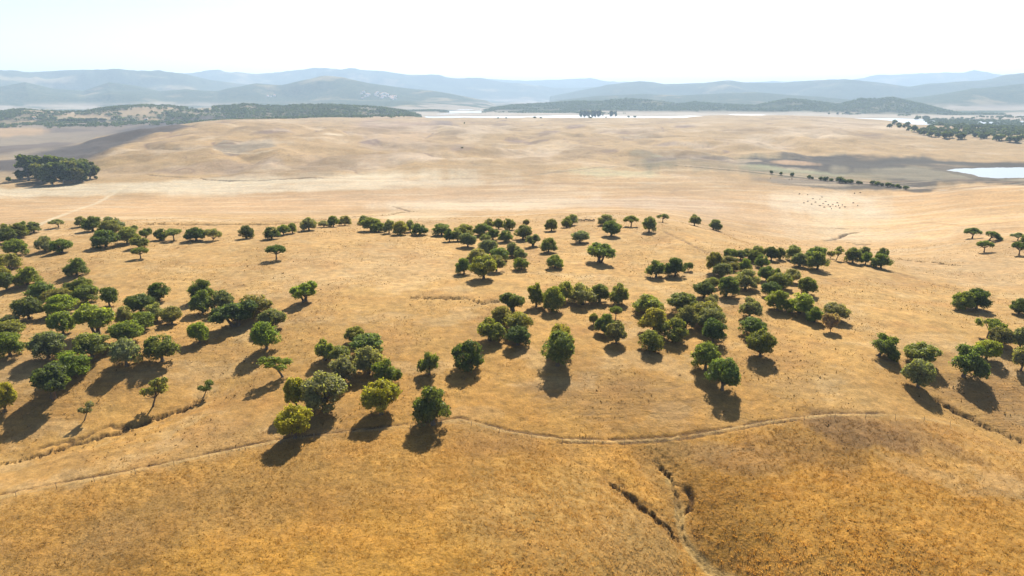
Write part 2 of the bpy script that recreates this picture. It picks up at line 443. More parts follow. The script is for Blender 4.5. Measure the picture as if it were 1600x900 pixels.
def blob(cx, cy, rx, ry, col, st=1.0, edge=.35):
    global TINT
    g = ground_at([cx, cx, cx], [cy, cy - ry, cy + ry])
    rr = np.hypot(g[:, 0], g[:, 1]); a = math.atan2(g[0, 0], g[0, 1])
    l0 = math.log(rr[0]); up = max(math.log(rr[1]) - l0, 1e-3); dn = max(l0 - math.log(rr[2]), 1e-3)
    dl = LR - l0
    d = np.hypot((AA - a) * FPX / rx * 1.03, np.where(dl > 0, dl / up, dl / dn))
    m = (1 - sstep(1 - edge, 1 + edge, d + (.55 if rx < 130 else .35) * warp2)) * st
    TINT = TINT * (1 - m[..., None]) + np.asarray(col) * m[..., None]

# orange-brown band and pale strips of the plain
blob(380,318,420,14,T(224,178,124),.7); blob(120,318,160,16,T(226,180,122),.7)
blob(250,292,420,9,T(240,216,176),.9); blob(520,291,260,7,T(238,212,172),.9); blob(60,297,110,5,T(240,214,172),.8)
blob(780,318,190,10,T(238,210,170),.8); blob(660,335,60,7,T(234,200,150),.7)
blob(700,306,200,9,T(205,168,124),.6); blob(860,300,90,8,T(222,184,136),.6)
blob(950,270,60,7,T(205,188,140),.8)
blob(1320,322,130,20,T(240,212,172),.85); blob(1400,352,140,22,T(238,206,158),.8); blob(1040,318,140,9,T(216,182,146),.6)
blob(1180,340,90,14,T(216,180,136),.5)
blob(1520,312,130,22,T(232,182,118),.9); blob(1500,345,120,18,T(234,186,122),.8); blob(1560,420,120,30,T(234,192,136),.5)
# dark fallow valley at the left, its light mound
fal = (1 - sstep(-40.5, -37.5, Z + .8 * warp2)) * sstep(1050, 1200, RR) * (1 - sstep(3000, 3300, RR)) * (1 - sstep(-.40, -.34, AA))
def lay(m, col):
    global TINT
    TINT = TINT * (1 - m[..., None]) + np.asarray(col) * m[..., None]
lay(fal * .95, T(166,146,120))
lay(fal * sstep(.0, .35, fbm(X / 260 + Y / 700, Y / 420, 4, 121)) * .8, T(120,102,90))
lay(fal * np.exp(-((AA + .485 + .05 * (LR - 7.4)) / .05) ** 2) * .6, T(126,106,92))
blob(20,262,150,16,T(190,160,120),.7); blob(30,206,30,7,T(208,170,124),1)
# left hill
blob(330,235,210,38,T(206,168,112),.95,.25); blob(480,225,240,36,T(204,166,114),.9,.25)
blob(380,230,44,8,T(166,146,118),.9,.15); blob(330,262,120,10,T(188,156,122),.7); blob(440,262,60,9,T(170,142,114),.6); blob(520,262,70,7,T(184,156,126),.6)
blob(190,268,60,10,T(200,166,124),.6)
blob(620,197,60,8,T(164,134,118),.8); blob(690,193,20,5,T(138,116,106),.8); blob(610,200,70,16,T(212,176,136),.5)
blob(525,211,22,5,T(236,208,168),.8); blob(640,225,80,9,T(202,172,138),.6); blob(570,252,140,10,T(204,172,136),.5)
for q in [(445,204),(415,206),(900,198),(860,207),(838,222),(1045,225),(955,236),(805,220),(780,195),(1070,197),(720,232),(1360,212),(575,222)]:
    blob(q[0], q[1], 16, 2.6, T(140,112,100), .75, .5)
for q in [(740,203),(980,205),(1090,228),(1180,222),(820,240),(1330,196),(1260,205),(660,245)]:
    blob(q[0], q[1], 50, 6, T(230,200,164), .6, .5)
# marshy flat and pond edge at the right
blob(1300,266,260,20,T(138,126,94),.92,.3); blob(1220,262,90,8,T(160,158,118),.9); blob(1270,258,130,8,T(74,64,56),.97,.25); blob(1330,263,110,9,T(64,56,50),.97,.25)
blob(1420,254,190,4.5,T(66,58,52),.97,.3); blob(1470,262,140,11,T(84,75,62),.95,.25); blob(1560,283,140,6,T(80,70,58),.95,.3)
blob(1450,272,110,8,T(176,160,126),.6); blob(1310,288,130,8,T(88,76,62),.95,.25); blob(1240,284,70,6,T(168,146,118),.8)
blob(1060,245,40,5,T(146,124,104),.8); blob(1110,248,44,5,T(150,128,108),.8); blob(1010,241,22,4,T(172,160,124),.8)
blob(1235,254,36,4,T(214,172,128),.8)
# slopes and foreground
blob(330,690,200,30,T(212,164,98),.6); blob(60,745,120,24,T(206,156,88),.6); blob(300,800,300,50,T(190,142,72),.65); blob(520,770,140,40,T(194,142,66),.5)
blob(160,840,60,34,T(206,154,84),.6); blob(880,820,200,90,T(208,158,82),.8); blob(1000,860,80,60,T(212,164,92),.7)
blob(1350,800,330,100,T(214,152,58),.75); blob(1340,672,100,22,T(158,118,72),.85); blob(1450,690,90,16,T(164,122,70),.6); blob(1250,700,80,24,T(170,124,64),.6)
blob(1140,715,90,22,T(184,136,76),.7); blob(1300,610,120,26,T(222,172,100),.7); blob(1000,620,180,40,T(206,156,88),.6); blob(780,690,120,20,T(198,146,80),.5)
blob(100,600,220,60,T(206,152,80),.5); blob(1540,610,100,50,T(202,150,82),.6); blob(960,440,60,10,T(204,164,104),.5); blob(560,420,160,30,T(232,188,128),.5)

# regular darker, trodden slopes
def softblob(cx, cy, rx, ry):
    g = ground_at([cx, cx, cx], [cy, cy - ry, cy + ry]); rr = np.hypot(g[:, 0], g[:, 1]); a = math.atan2(g[0, 0], g[0, 1])
    l0 = math.log(rr[0]); dl = LR - l0
    d = np.hypot((AA - a) * FPX / rx, np.where(dl > 0, dl / (math.log(rr[1]) - l0), dl / (l0 - math.log(rr[2]))))
    return 1 - sstep(.5, 1.1, d + .2 * warp2)
TERR = np.maximum.reduce([softblob(980,620,260,60), softblob(1540,620,110,60), softblob(140,590,250,80) * .8, softblob(620,660,160,30) * .5, softblob(1180,600,120,60) * .6])
ROUGH = 1 - sstep(math.log(118), math.log(150), LR)
TERR = np.maximum(TERR, .28 * ROUGH)

farw = sstep(-41, -38.3, Z) * sstep(650, 900, RR) * (1 - sstep(2700, 3200, RR)) * (1 - np.clip(fal, 0, 1))
rvl = np.abs(fbm(X / 260.0 + .4 * perlin(X / 300.0, Y / 300.0, 6), Y / 380.0, 3, 2))
lay(farw * (1 - sstep(.0, .06, rvl)) * sstep(-.2, .15, fbm(X / 300, Y / 500, 3, 141)) * .85, T(150, 116, 92))
dr2 = np.abs(fbm(X / 120.0 + .5 * perlin(X / 90.0, Y / 140.0, 16), Y / 260.0, 4, 142))
lay(farw * (1 - sstep(.0, .035, dr2)) * sstep(.05, .35, fbm(X / 240, Y / 420, 3, 143)) * .65, T(140, 106, 84))
lay(farw * sstep(.1, .5, fbm(X / 190, Y / 330, 5, 144, .6)) * .6, T(172, 139, 96))
lay(farw * sstep(.25, .6, fbm(X / 150 + 50, Y / 210, 5, 145, .6)) * .45, T(234, 204, 164))
strk = sstep(330, 420, RR) * (1 - sstep(900, 1100, RR))
lay(strk * sstep(.12, .5, fbm(X / 160, Y / 26, 5, 146, .58)) * .36, T(198, 158, 112))
lay(strk * sstep(.15, .5, fbm(X / 140 + 9, Y / 22, 5, 147, .58)) * .34, T(242, 214, 170))
nearw = (1 - sstep(300, 380, RR)) * sstep(118, 150, RR)
lay(nearw * sstep(.15, .6, fbm(X / 26, Y / 20, 5, 148, .6)) * .35, T(196, 144, 84))
lay(nearw * sstep(.2, .6, fbm(X / 22 + 7, Y / 15, 5, 149, .6)) * .35, T(236, 196, 136))

# tracks, creeks and gullies: photo polyline, width m, depth m, surface tone, strength, bank
LINES = [
 ([(0,778),(100,757),(180,742),(250,727),(350,706),(430,690),(520,675),(600,669),(660,664),(720,656),(800,676),(880,687),(960,690),(1050,685),(1130,672),(1200,659),(1290,648),(1380,648),(1450,655),(1500,665)], .55, -.06, T(224,178,108), .9),
 ([(0,772),(100,752),(180,738),(250,724),(350,703),(430,686),(600,666),(720,652),(800,673),(880,684),(960,686.5),(1050,681.5),(1130,669),(1200,656),(1290,645.5),(1380,645)], .4, .22, T(120,82,40), .85),
 ([(870,691),(960,693.5),(1050,688),(1130,675.5),(1200,662),(1250,656)], .35, .2, T(120,82,40), .8),
 ([(0,727),(50,716),(120,693),(180,677),(240,656),(285,641),(332,615)], .9, .8, T(120,86,48), .9),
 ([(60,700),(130,683),(170,664),(200,668)], .8, .5, T(130,94,52), .8),
 ([(1463,624),(1500,646),(1535,665),(1570,678),(1605,692)], 1.1, 1.2, T(120,86,48), .9),
 ([(1018,706),(1034,735),(1050,758),(1060,790),(1064,830),(1084,866),(1115,896)], 3.2, .45, T(204,152,80), .45),
 ([(955,752),(985,777),(1030,812),(1062,842)], 2.2, .4, T(182,130,62), .5),
 ([(950,752),(985,775),(1015,800),(1044,822),(1058,838)], .75, 1.0, T(110,76,38), .95),
 ([(1022,714),(1034,730),(1050,744)], .5, 1.1, T(104,72,38), .9),
 ([(1046,740),(1055,765),(1060,795),(1066,830),(1084,866),(1108,892)], .38, .55, T(140,98,50), .8),
 ([(1052,752),(1075,765),(1082,785),(1072,800)], .6, .7, T(120,82,38), .8),
 ([(900,722),(925,732),(952,752)], .4, .15, T(170,122,60), .5),
 ([(1045,748),(1060,785),(1064,825),(1082,862),(1112,892),(1150,906)], 1.1, .05, T(216,172,100), .9),
 ([(230,350),(300,351),(345,350.5),(415,350.5),(460,348),(500,344),(555,338.5),(600,337),(628,332),(654,330)], 2.2, 2.5, T(96,74,58), .95),
 ([(612,322),(630,327),(642,331)], 1.6, 1.0, T(120,92,70), .8),
 ([(221,272),(240,274),(270,276),(301,277.5)], 3, 1.5, T(120,96,80), .9),
 ([(312,278),(325,281),(357,282.5),(400,282),(450,279.5),(487,277.5),(516,279)], 3, 1.8, T(110,86,70), .95),
 ([(600,284),(700,280),(800,277),(850,272),(900,262)], 2.5, .3, T(190,160,124), .7),
 ([(840,272),(880,268),(930,262),(1010,258),(1060,258)], 2.5, .3, T(170,150,112), .7),
 ([(1055,257),(1140,264),(1200,270),(1290,280.5),(1420,292.5),(1475,297)], 3.0, .0, T(206,178,144), .9),
 ([(1055,258.5),(1140,265.7),(1200,272),(1290,282.2),(1420,294.2)], 1.6, .6, T(64,54,44), .95),
 ([(1150,247),(1230,249),(1330,253)], 3, 1.0, T(70,60,54), .9),
 ([(1390,403),(1415,406),(1440,408.5),(1465,410),(1500,416)], 1.3, 1.5, T(100,76,54), .95),
 ([(1288,377),(1300,375),(1312,371),(1322,365.5),(1342,363.5)], 1.8, 2.0, T(92,70,54), .95),
 ([(1325,379),(1345,382.5),(1358,382)], 2.4, 1.8, T(92,70,54), .95),
 ([(1300,357),(1325,358)], 1.5, 1.0, T(120,92,70), .8),
 ([(60,260),(120,240),(160,226),(195,213),(235,200),(285,190.3),(340,184.6)], 95, 0, T(94,82,74), .95),
 ([(333,233),(345,237),(375,239.5),(405,238.5),(428,234)], 4, .4, T(232,202,160), .8),
 ([(640,465),(700,466),(735,466.5),(752,474),(768,472.5),(790,471)], .9, .9, T(120,90,54), .85),
 ([(1038,362),(1070,377),(1088,386),(1107,395)], .7, .5, T(150,112,76), .8),
 ([(1395,424),(1440,438),(1480,449),(1530,460),(1590,474)], .5, .3, T(150,112,70), .7),
 ([(60,352),(110,331),(150,318),(185,298),(198,290)], 2.2, .05, T(242,216,172), .8),
 ([(430,500),(520,502),(640,508),(740,511),(800,509)], .4, .0, T(196,150,92), .6),
 ([(975,432),(1010,431),(1050,436)], .5, .3, T(150,112,72), .6),
 ([(560,210),(585,222),(600,230)], 2, .6, T(190,160,130), .7),
 ([(1440,347),(1500,352),(1560,349),(1600,344)], 1, .2, T(196,146,88), .6),
 ([(0,740),(120,708),(240,668),(330,628)], .5, .0, T(226,180,110), .5),
]
LINE_PTS = []
for pts, w, dep, col, st in LINES:
    p = np.array(pts, float)
    # resample in the photo so that the line hugs the land between its points
    q = [p[0]]
    for a, b in zip(p[:-1], p[1:]):
        k = max(2, int(np.hypot(*(b - a)) / 14))
        for j in range(1, k + 1): q.append(a + (b - a) * j / k)
    q = np.array(q); G = ground_at(q[:, 0], q[:, 1]); LINE_PTS.append(G)
    lo = G[:, :2].min(0) - 14 * w; hi = G[:, :2].max(0) + 14 * w
    idx = np.nonzero((X > lo[0]) & (X < hi[0]) & (Y > lo[1]) & (Y < hi[1]))
    if not len(idx[0]): continue
    xs = X[idx]; ys = Y[idx]; best = np.full(len(xs), 1e9)
    wx = 0.55 * w * fbm(xs / (3.5 * w), ys / (3.5 * w), 3, 61) * 1.6; wy = 0.55 * w * fbm(xs / (3.5 * w) + 40, ys / (3.5 * w), 3, 62) * 1.6
    amp = 1.0 if dep > .3 else .45
    if .8 <= dep and G[0, 1] < 330:
        wx = wx + 1.1 * w * fbm(xs / (1.3 * w), ys / (1.3 * w), 3, 63); wy = wy + 1.1 * w * fbm(xs / (1.3 * w) + 9, ys / (1.3 * w), 3, 64)
    par = np.zeros(len(xs)); seg_i = 0
    xs2 = xs + wx * amp; ys2 = ys + wy * amp
    for a, b in zip(G[:-1], G[1:]):
        d = b[:2] - a[:2]; L2 = d @ d + 1e-9
        t = np.clip(((xs2 - a[0]) * d[0] + (ys2 - a[1]) * d[1]) / L2, 0, 1)
        dd = np.hypot(xs2 - a[0] - t * d[0], ys2 - a[1] - t * d[1])
        par = np.where(dd < best, (seg_i + t) / (len(G) - 1), par); best = np.minimum(best, dd); seg_i += 1
    # never narrower than the sheet can carry
    ww = np.maximum(w, np.where(RR[idx] > 450, 0.0030, 0.0016) * RR[idx])
    if dep >= .6: ww = ww * (.35 + .65 * sstep(0, .3, par) * (1 - sstep(.75, 1.0, par)))
    elif w < 1: ww = ww * (.6 + .8 * sstep(-.4, .4, fbm(xs / 7, ys / 7, 3, 67)))
    brk = sstep(-.55, .05, fbm(xs / (9 * w), ys / (9 * w), 3, 66) + .15)
    m = (1 - sstep(.55 * ww, 1.15 * ww, best)) * (.35 + .65 * brk)
    TINT[idx] = TINT[idx] * (1 - (m * st)[:, None]) + np.asarray(col) * (m * st)[:, None]
    if dep:
        mc = (1 - sstep(.35 * ww, 1.3 * ww, best)) * (.25 + .75 * brk)
        Z[idx] -= dep * mc

pp = [(1478,265.5),(1510,263),(1560,262),(1640,261.5),(1720,262),(1720,277.5),(1640,277.5),(1590,278),(1555,278.3),(1530,276.5),(1522,272.5),(1500,269)]
pa, pt = pix_dir([p[0] for p in pp], [p[1] for p in pp])
G = ground_at([1540, 1590, 1500], [268, 272, 266]); POND_Z = float(np.median(G[:, 2]))
rr_ = (POND_Z - CAMZ) / pt
NPN = len(pp); fine = []
for i in range(NPN):
    x0, y0 = rr_[i] * math.sin(pa[i]), rr_[i] * math.cos(pa[i]); x1, y1 = rr_[(i + 1) % NPN] * math.sin(pa[(i + 1) % NPN]), rr_[(i + 1) % NPN] * math.cos(pa[(i + 1) % NPN])
    for k in range(12):
        t = k / 12; x = x0 + (x1 - x0) * t; y = y0 + (y1 - y0) * t
        nn = float(fbm(np.array([x / 25]), np.array([y / 25]), 3, 5)[0]) * 5
        fine.append((x + nn * .6, y + nn))
def in_poly(x, y, poly):
    c = np.zeros(len(x), bool); j = len(poly) - 1
    for i in range(len(poly)):
        xi, yi = poly[i]; xj, yj = poly[j]
        c ^= ((yi > y) != (yj > y)) & (x < (xj - xi) * (y - yi) / (yj - yi + 1e-9) + xi); j = i
    return c
fa = np.array(fine); ctr = fa.mean(0)
idx = np.nonzero((X > fa[:, 0].min() - 80) & (X < fa[:, 0].max() + 80) & (Y > fa[:, 1].min() - 80) & (Y < fa[:, 1].max() + 80))
ins = in_poly(X[idx], Y[idx], [tuple(p) for p in fa])
ring = in_poly(X[idx], Y[idx], [tuple(p) for p in ctr + (fa - ctr) * 1.30])
Z[idx] = np.where(ins, POND_Z - .5, np.where(ring, np.maximum(Z[idx] * .3 + .7 * POND_Z, POND_Z) + .12, Z[idx]))
m_ = np.zeros_like(Z); m_[idx] = ring & ~ins
lay(m_ * .6, T(96, 84, 70))
pond_edge = [tuple(p) for p in ctr + (fa - ctr) * 1.04]

# forest floor below the wooded ridges
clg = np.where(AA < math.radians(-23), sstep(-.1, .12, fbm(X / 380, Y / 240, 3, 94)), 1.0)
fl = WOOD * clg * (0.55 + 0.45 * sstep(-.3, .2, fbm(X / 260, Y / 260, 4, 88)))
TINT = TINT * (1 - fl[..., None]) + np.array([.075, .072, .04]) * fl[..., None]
# fine hummocks in the near field
hum = 0.09 * fbm(X / 1.6, Y / 1.6, 3, 71) + 0.05 * perlin(X / .6, Y / .6, 73)
Z += hum * (1 - sstep(140, 260, RR))

VID = np.arange(NR * NC).reshape(NR, NC)
split = int(np.searchsorted(R, 5000))
def sheet(name, i0, i1, mat):
    ids = VID[i0:i1]; base = ids[0, 0]
    V = np.stack([X[i0:i1], Y[i0:i1], Z[i0:i1]], -1).reshape(-1, 3)
    a = ids[:-1, :-1] - base; b = ids[:-1, 1:] - base; c = ids[1:, 1:] - base; d = ids[1:, :-1] - base
    F = np.stack([a, b, c, d], -1).reshape(-1, 4)
    me = np_mesh(name, V, F, [mat], smooth=True)
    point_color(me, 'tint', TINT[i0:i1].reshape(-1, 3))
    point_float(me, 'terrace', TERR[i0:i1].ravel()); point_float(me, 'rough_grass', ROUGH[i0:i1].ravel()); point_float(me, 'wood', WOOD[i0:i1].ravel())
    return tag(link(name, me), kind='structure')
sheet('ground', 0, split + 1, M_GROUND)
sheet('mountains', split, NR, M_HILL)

def zsurf(x, y):
    """height of the finished sheet, tracks and hummocks included"""
    x = np.asarray(x, float); y = np.asarray(y, float)
    r = np.hypot(x, y); a = np.arctan2(x, y)
    i = np.clip(np.searchsorted(R, r) - 1, 0, NR - 2); j = np.clip(np.searchsorted(AZ, a) - 1, 0, NC - 2)
    u = np.clip((r - R[i]) / (R[i + 1] - R[i]), 0, 1); v = np.clip((a - AZ[j]) / (AZ[j + 1] - AZ[j]), 0, 1)
    return (Z[i, j] * (1 - u) + Z[i + 1, j] * u) * (1 - v) + (Z[i, j + 1] * (1 - u) + Z[i + 1, j + 1] * u) * v
def tint_at(x, y):
    i = np.clip(np.searchsorted(R, np.hypot(x, y)) - 1, 0, NR - 1); j = np.clip(np.searchsorted(AZ, np.arctan2(x, y)) - 1, 0, NC - 1)
    return TINT[i, j]

# ------------------------------------------------------------------ water
def water_sheet(name, poly, z):
    V = [(x, y, z) for x, y in poly]
    me = bpy.data.meshes.new(name); me.from_pydata(V, [], [list(range(len(V)))]); me.materials.append(M_WATER); me.update()
    return tag(link(name, me), kind='structure')
lake = []
for a in np.linspace(-60, 60, 60): lake.append((3350 * math.sin(math.radians(a)), 3350 * math.cos(math.radians(a))))
for a in np.linspace(60, -60, 60): lake.append((7200 * math.sin(math.radians(a)), 7200 * math.cos(math.radians(a))))
water_sheet('lake_water', lake, LAKE_Z)
water_sheet('pond_water', pond_edge, POND_Z)

# ------------------------------------------------------------------ tree prototypes
def tube(P, rad, seg=6):
    P = np.asarray(P, float); V = []; F = []
    for i, p in enumerate(P):
        d = P[min(i + 1, len(P) - 1)] - P[max(i - 1, 0)]; d /= np.linalg.norm(d) + 1e-9
        u = np.cross(d, [0.31, 0.95, 0.1]); u /= np.linalg.norm(u) + 1e-9; v = np.cross(d, u)
        for k in range(seg):
            a = 2 * math.pi * k / seg
            V.append(p + rad[i] * (math.cos(a) * u + math.sin(a) * v))
    for i in range(len(P) - 1):
        for k in range(seg):
            F.append((i * seg + k, i * seg + (k + 1) % seg, (i + 1) * seg + (k + 1) % seg, (i + 1) * seg + k))
    return np.array(V), np.array(F)

def join(parts):
    V = []; F = []; o = 0
    for v, f in parts:
        V.append(v); F.append(f + o); o += len(v)
    return np.concatenate(V), np.concatenate(F)

def cards(P, Nrm, size, g, aspect=1.5):
    """little bent leaf sprays at P, facing Nrm"""
    m = len(P)
    Nrm = Nrm / (np.linalg.norm(Nrm, axis=1, keepdims=True) + 1e-9)
    t = g.normal(size=(m, 3)); t -= (t * Nrm).sum(1, keepdims=True) * Nrm; t /= np.linalg.norm(t, axis=1, keepdims=True) + 1e-9
    b = np.cross(Nrm, t)
    s = (size * g.uniform(.6, 1.35, m))[:, None]
    c0 = P - t * s * aspect * .5; c2 = P + t * s * aspect * .5
    off = Nrm * s * g.uniform(-.25, .25, m)[:, None]
    V = np.stack([c0, P - b * s * .5 + off, c2, P + b * s * .5 + off], 1).reshape(-1, 3)
    F = np.arange(m * 4).reshape(-1, 4)
    return V, F

def make_tree_geo(seed, kind, nleaf, leaf):
    """crown and trunk of a tree about 7 m wide; returns (crownV, crownF, trunkV, trunkF, width, height)"""
    g = np.random.default_rng(seed)
    W_, H_ = 7.0, 6.6
    L = []
    lean = np.array([0., 0.])
    if kind == 'D':      # dome on a short trunk
        base, ht = 1.15, 5.1
        for k in range(26):
            th = g.uniform(0, 2 * math.pi); ph = math.asin(g.uniform(-.42, 1))
            rr = g.uniform(.60, .76); r = g.uniform(.6, 1.25)
            L.append((3.5 * rr * math.cos(ph) * math.cos(th), 3.5 * rr * math.cos(ph) * math.sin(th), base + 1.2 + (ht - 1.8) * math.sin(ph) * .9, r))
        L += [(0, 0, base + 1.9, 1.9), (1, .4, base + 1.5, 1.6), (-.9, -.6, base + 1.6, 1.6)]
    elif kind == 'R':    # round and bushy nearly to the ground
        base, ht = .7, 5.6
        for k in range(30):
            th = g.uniform(0, 2 * math.pi); ph = math.asin(g.uniform(-.66, 1))
            rr = g.uniform(.6, .72); r = g.uniform(.8, 1.4)
            L.append((3.4 * rr * math.cos(ph) * math.cos(th), 3.4 * rr * math.cos(ph) * math.sin(th), 3.45 + 2.9 * rr * 1.15 * math.sin(ph), r))
        L += [(0, 0, 3.4, 2.0)]
    elif kind == 'U':    # flat umbrella on a clear trunk
        base, ht = 2.0, 3.4
        for k in range(17):
            th = g.uniform(0, 2 * math.pi); q = math.sqrt(g.uniform(0, 1)) * .78; r = g.uniform(.65, 1.15)
            L.append((3.5 * q * math.cos(th), 3.5 * q * math.sin(th), base + .7 + 2.5 * (1 - q * q) * g.uniform(.7, 1.0), r))
    elif kind == 'T':    # two merging domes
        for cx, cy, sc, zz in ((-1.5, .3, .62, 0), (1.45, -.3, .68, .3)):
            for k in range(12):
                th = g.uniform(0, 2 * math.pi); ph = math.asin(g.uniform(-.35, 1)); rr = g.uniform(.55, .75); r = g.uniform(.7, 1.15)
                L.append((cx + 3.3 * sc * rr * math.cos(ph) * math.cos(th), cy + 3.3 * sc * rr * math.cos(ph) * math.sin(th), 3.0 + zz + 3.2 * sc * rr * math.sin(ph) * 1.3, r))
            L.append((cx, cy, 3.2 + zz, 1.4))
    elif kind == 'L':    # thin leaning crown
        lean = np.array([1.9, .2])
        for k in range(11):
            th = g.uniform(0, 2 * math.pi); q = math.sqrt(g.uniform(0, 1)) * .85; r = g.uniform(.5, .95)
            L.append((lean[0] * .75 + 2.7 * q * math.cos(th), lean[1] + 2.7 * q * math.sin(th), 4.5 + g.uniform(-1.0, 1.15) + .25 * lean[0] * q * math.cos(th), r))
    elif kind == 'S':    # shrub of loose rounded tufts
        for k in range(11):
            th = g.uniform(0, 2 * math.pi); q = math.sqrt(g.uniform(0, 1)) * .72; r = g.uniform(.8, 1.5)
            L.append((3.4 * q * math.cos(th), 3.4 * q * math.sin(th), 1.6 + (3.9 - 2.2 * q) * g.uniform(.3, 1.0), r))
    elif kind == 'E':    # tall grove tree
        for k in range(26):
            th = g.uniform(0, 2 * math.pi); h = g.uniform(.0, 1); q = (.95 - .75 * abs(h - .42)) * math.sqrt(g.uniform(.15, 1)) * .8; r = g.uniform(.55, 1.05)
            L.append((2.9 * q * math.cos(th), 2.9 * q * math.sin(th), 1.5 + 4.6 * h, r * .95))
    L = np.array(L)
    C_ = L[:, :3]; rad = L[:, 3]
    w = rad ** 2 * g.uniform(.55, 1.3, len(L)); w /= w.sum()
    idx = g.choice(len(L), size=int(nleaf * 3.2), p=w)
    d = g.normal(size=(len(idx), 3)); d /= np.linalg.norm(d, axis=1, keepdims=True)
    shell = np.where(g.random(len(idx)) < .80, g.uniform(.80, 1.03, len(idx)), g.uniform(.35, .8, len(idx)))
    out = g.random(len(idx)) < .09; shell = np.where(out, g.uniform(1.03, 1.3, len(idx)), shell)
    # lumpy lobes rather than balls
    lump = 1 + .20 * np.sin(d[:, 0] * 5 + idx * 1.7) * np.sin(d[:, 1] * 6 + idx) + .12 * np.sin(d[:, 2] * 9 + idx * 2.3)
    P = C_[idx] + d * (rad[idx] * shell * lump)[:, None] * np.array([1, 1, .86])
    # drop leaves buried in a neighbouring lobe, thin out the underside
    dist = np.linalg.norm((P[:, None] - C_[None]) / np.array([1, 1, .86]), axis=2) / rad[None]
    keep = (dist.min(1) > .62) | (g.random(len(P)) < .12)
    keep &= (d[:, 2] > -.55) | (g.random(len(P)) < .45)
    hole = np.zeros(len(P))
    for q in range(7):
        kv = g.normal(size=3); kv *= g.uniform(1.1, 2.6) / np.linalg.norm(kv); hole += np.sin(P @ kv + g.uniform(0, 6.28))
    keep &= (hole > -2.1) | (g.random(len(P)) < .06)
    if kind == 'L': keep &= g.random(len(P)) < .75
    P = P[keep][:nleaf]; d = d[keep][:nleaf]
    P[:, 2] = np.maximum(P[:, 2], .15)
    nr = d * .9 + g.normal(size=P.shape) * .55 + np.array([0, 0, .25])
    cv, cf = cards(P, nr, leaf, g)
    # trunk forking into limbs that reach the lobes
    zf = {'D': 1.5, 'R': 1.1, 'U': 2.1, 'T': 1.2, 'L': 2.2, 'S': .5, 'E': 2.6}[kind]
    r0 = {'D': .36, 'R': .36, 'U': .28, 'T': .4, 'L': .2, 'S': .16, 'E': .2}[kind]
    fork = np.array([lean[0] * .45 + g.uniform(-.2, .2), lean[1] * .4 + g.uniform(-.2, .2), zf])
    tp = [tube([(0, 0, -.5), (0.02, 0, .0), (fork[0] * .3, fork[1] * .3, zf * .35), (fork[0] * .7, fork[1] * .7, zf * .7), fork], [r0 * 1.5, r0 * 1.35, r0 * .95, r0 * .85, r0 * .8], 8)]
    if kind == 'T': tp.append(tube([(.5, -.2, -.4), (.9, -.2, .7), (1.4, -.3, 1.9)], [.34, .27, .2], 7))
    order = g.permutation(len(L))[:11 if kind != 'L' else 9]
    for i in order:
        e = C_[i] + d[0] * .0; mid = fork * .45 + e * .55 + g.normal(size=3) * .22; mid[2] = max(mid[2], zf * .8)
        tp.append(tube([fork - np.array([0, 0, .15]), mid, e, e + (e - mid) * .35], [r0 * .55, r0 * .36, r0 * .2, r0 * .07], 5))
    tv, tf = join(tp)
    e0, e1 = np.percentile(cv, [1.2, 98.8], axis=0); ex, ey = (e1 - e0)[:2]
    return cv, cf, tv, tf, (ex + ey) / 2, np.percentile(cv[:, 2], 98.5)

PROTO = {}
for kind, nv, nl, lf in (('D', 6, 9000, .24), ('R', 6, 10500, .24), ('U', 3, 6000, .24), ('T', 3, 10500, .25), ('L', 2, 2600, .24), ('S', 2, 5000, .26)):
    PROTO[kind] = []
    for v in range(nv):
        cv, cf, tv, tf, w, h = make_tree_geo(100 + 13 * v + ord(kind), kind, nl, lf)
        PROTO[kind].append((np_mesh('crown', cv, cf, [M_LEAF]), np_mesh('trunk', tv, tf, [M_BARK], smooth=True), w, h))

TONES = {'d': ((.052, .068, .017), 'dark green'), 'g': ((.074, .091, .021), 'mid green'), 'b': ((.086, .112, .018), 'bright green'),
         'y': ((.128, .134, .014), 'yellow green'), 'o': ((.098, .100, .027), 'olive green'), 's': ((.098, .105, .046), 'grey green'),
         'r': ((.160, .120, .072), 'dry brown grey')}
SHAPES = {'D': 'domed', 'R': 'round bushy', 'U': 'umbrella-shaped', 'T': 'two-lobed', 'L': 'thin leaning', 'S': 'shrubby'}
ORD = ['leftmost', 'second from left', 'third from left', 'fourth from left', 'fifth from left', 'sixth from left', 'seventh from left', 'eighth from left', 'ninth from left', 'tenth from left', 'eleventh from left', 'twelfth from left']

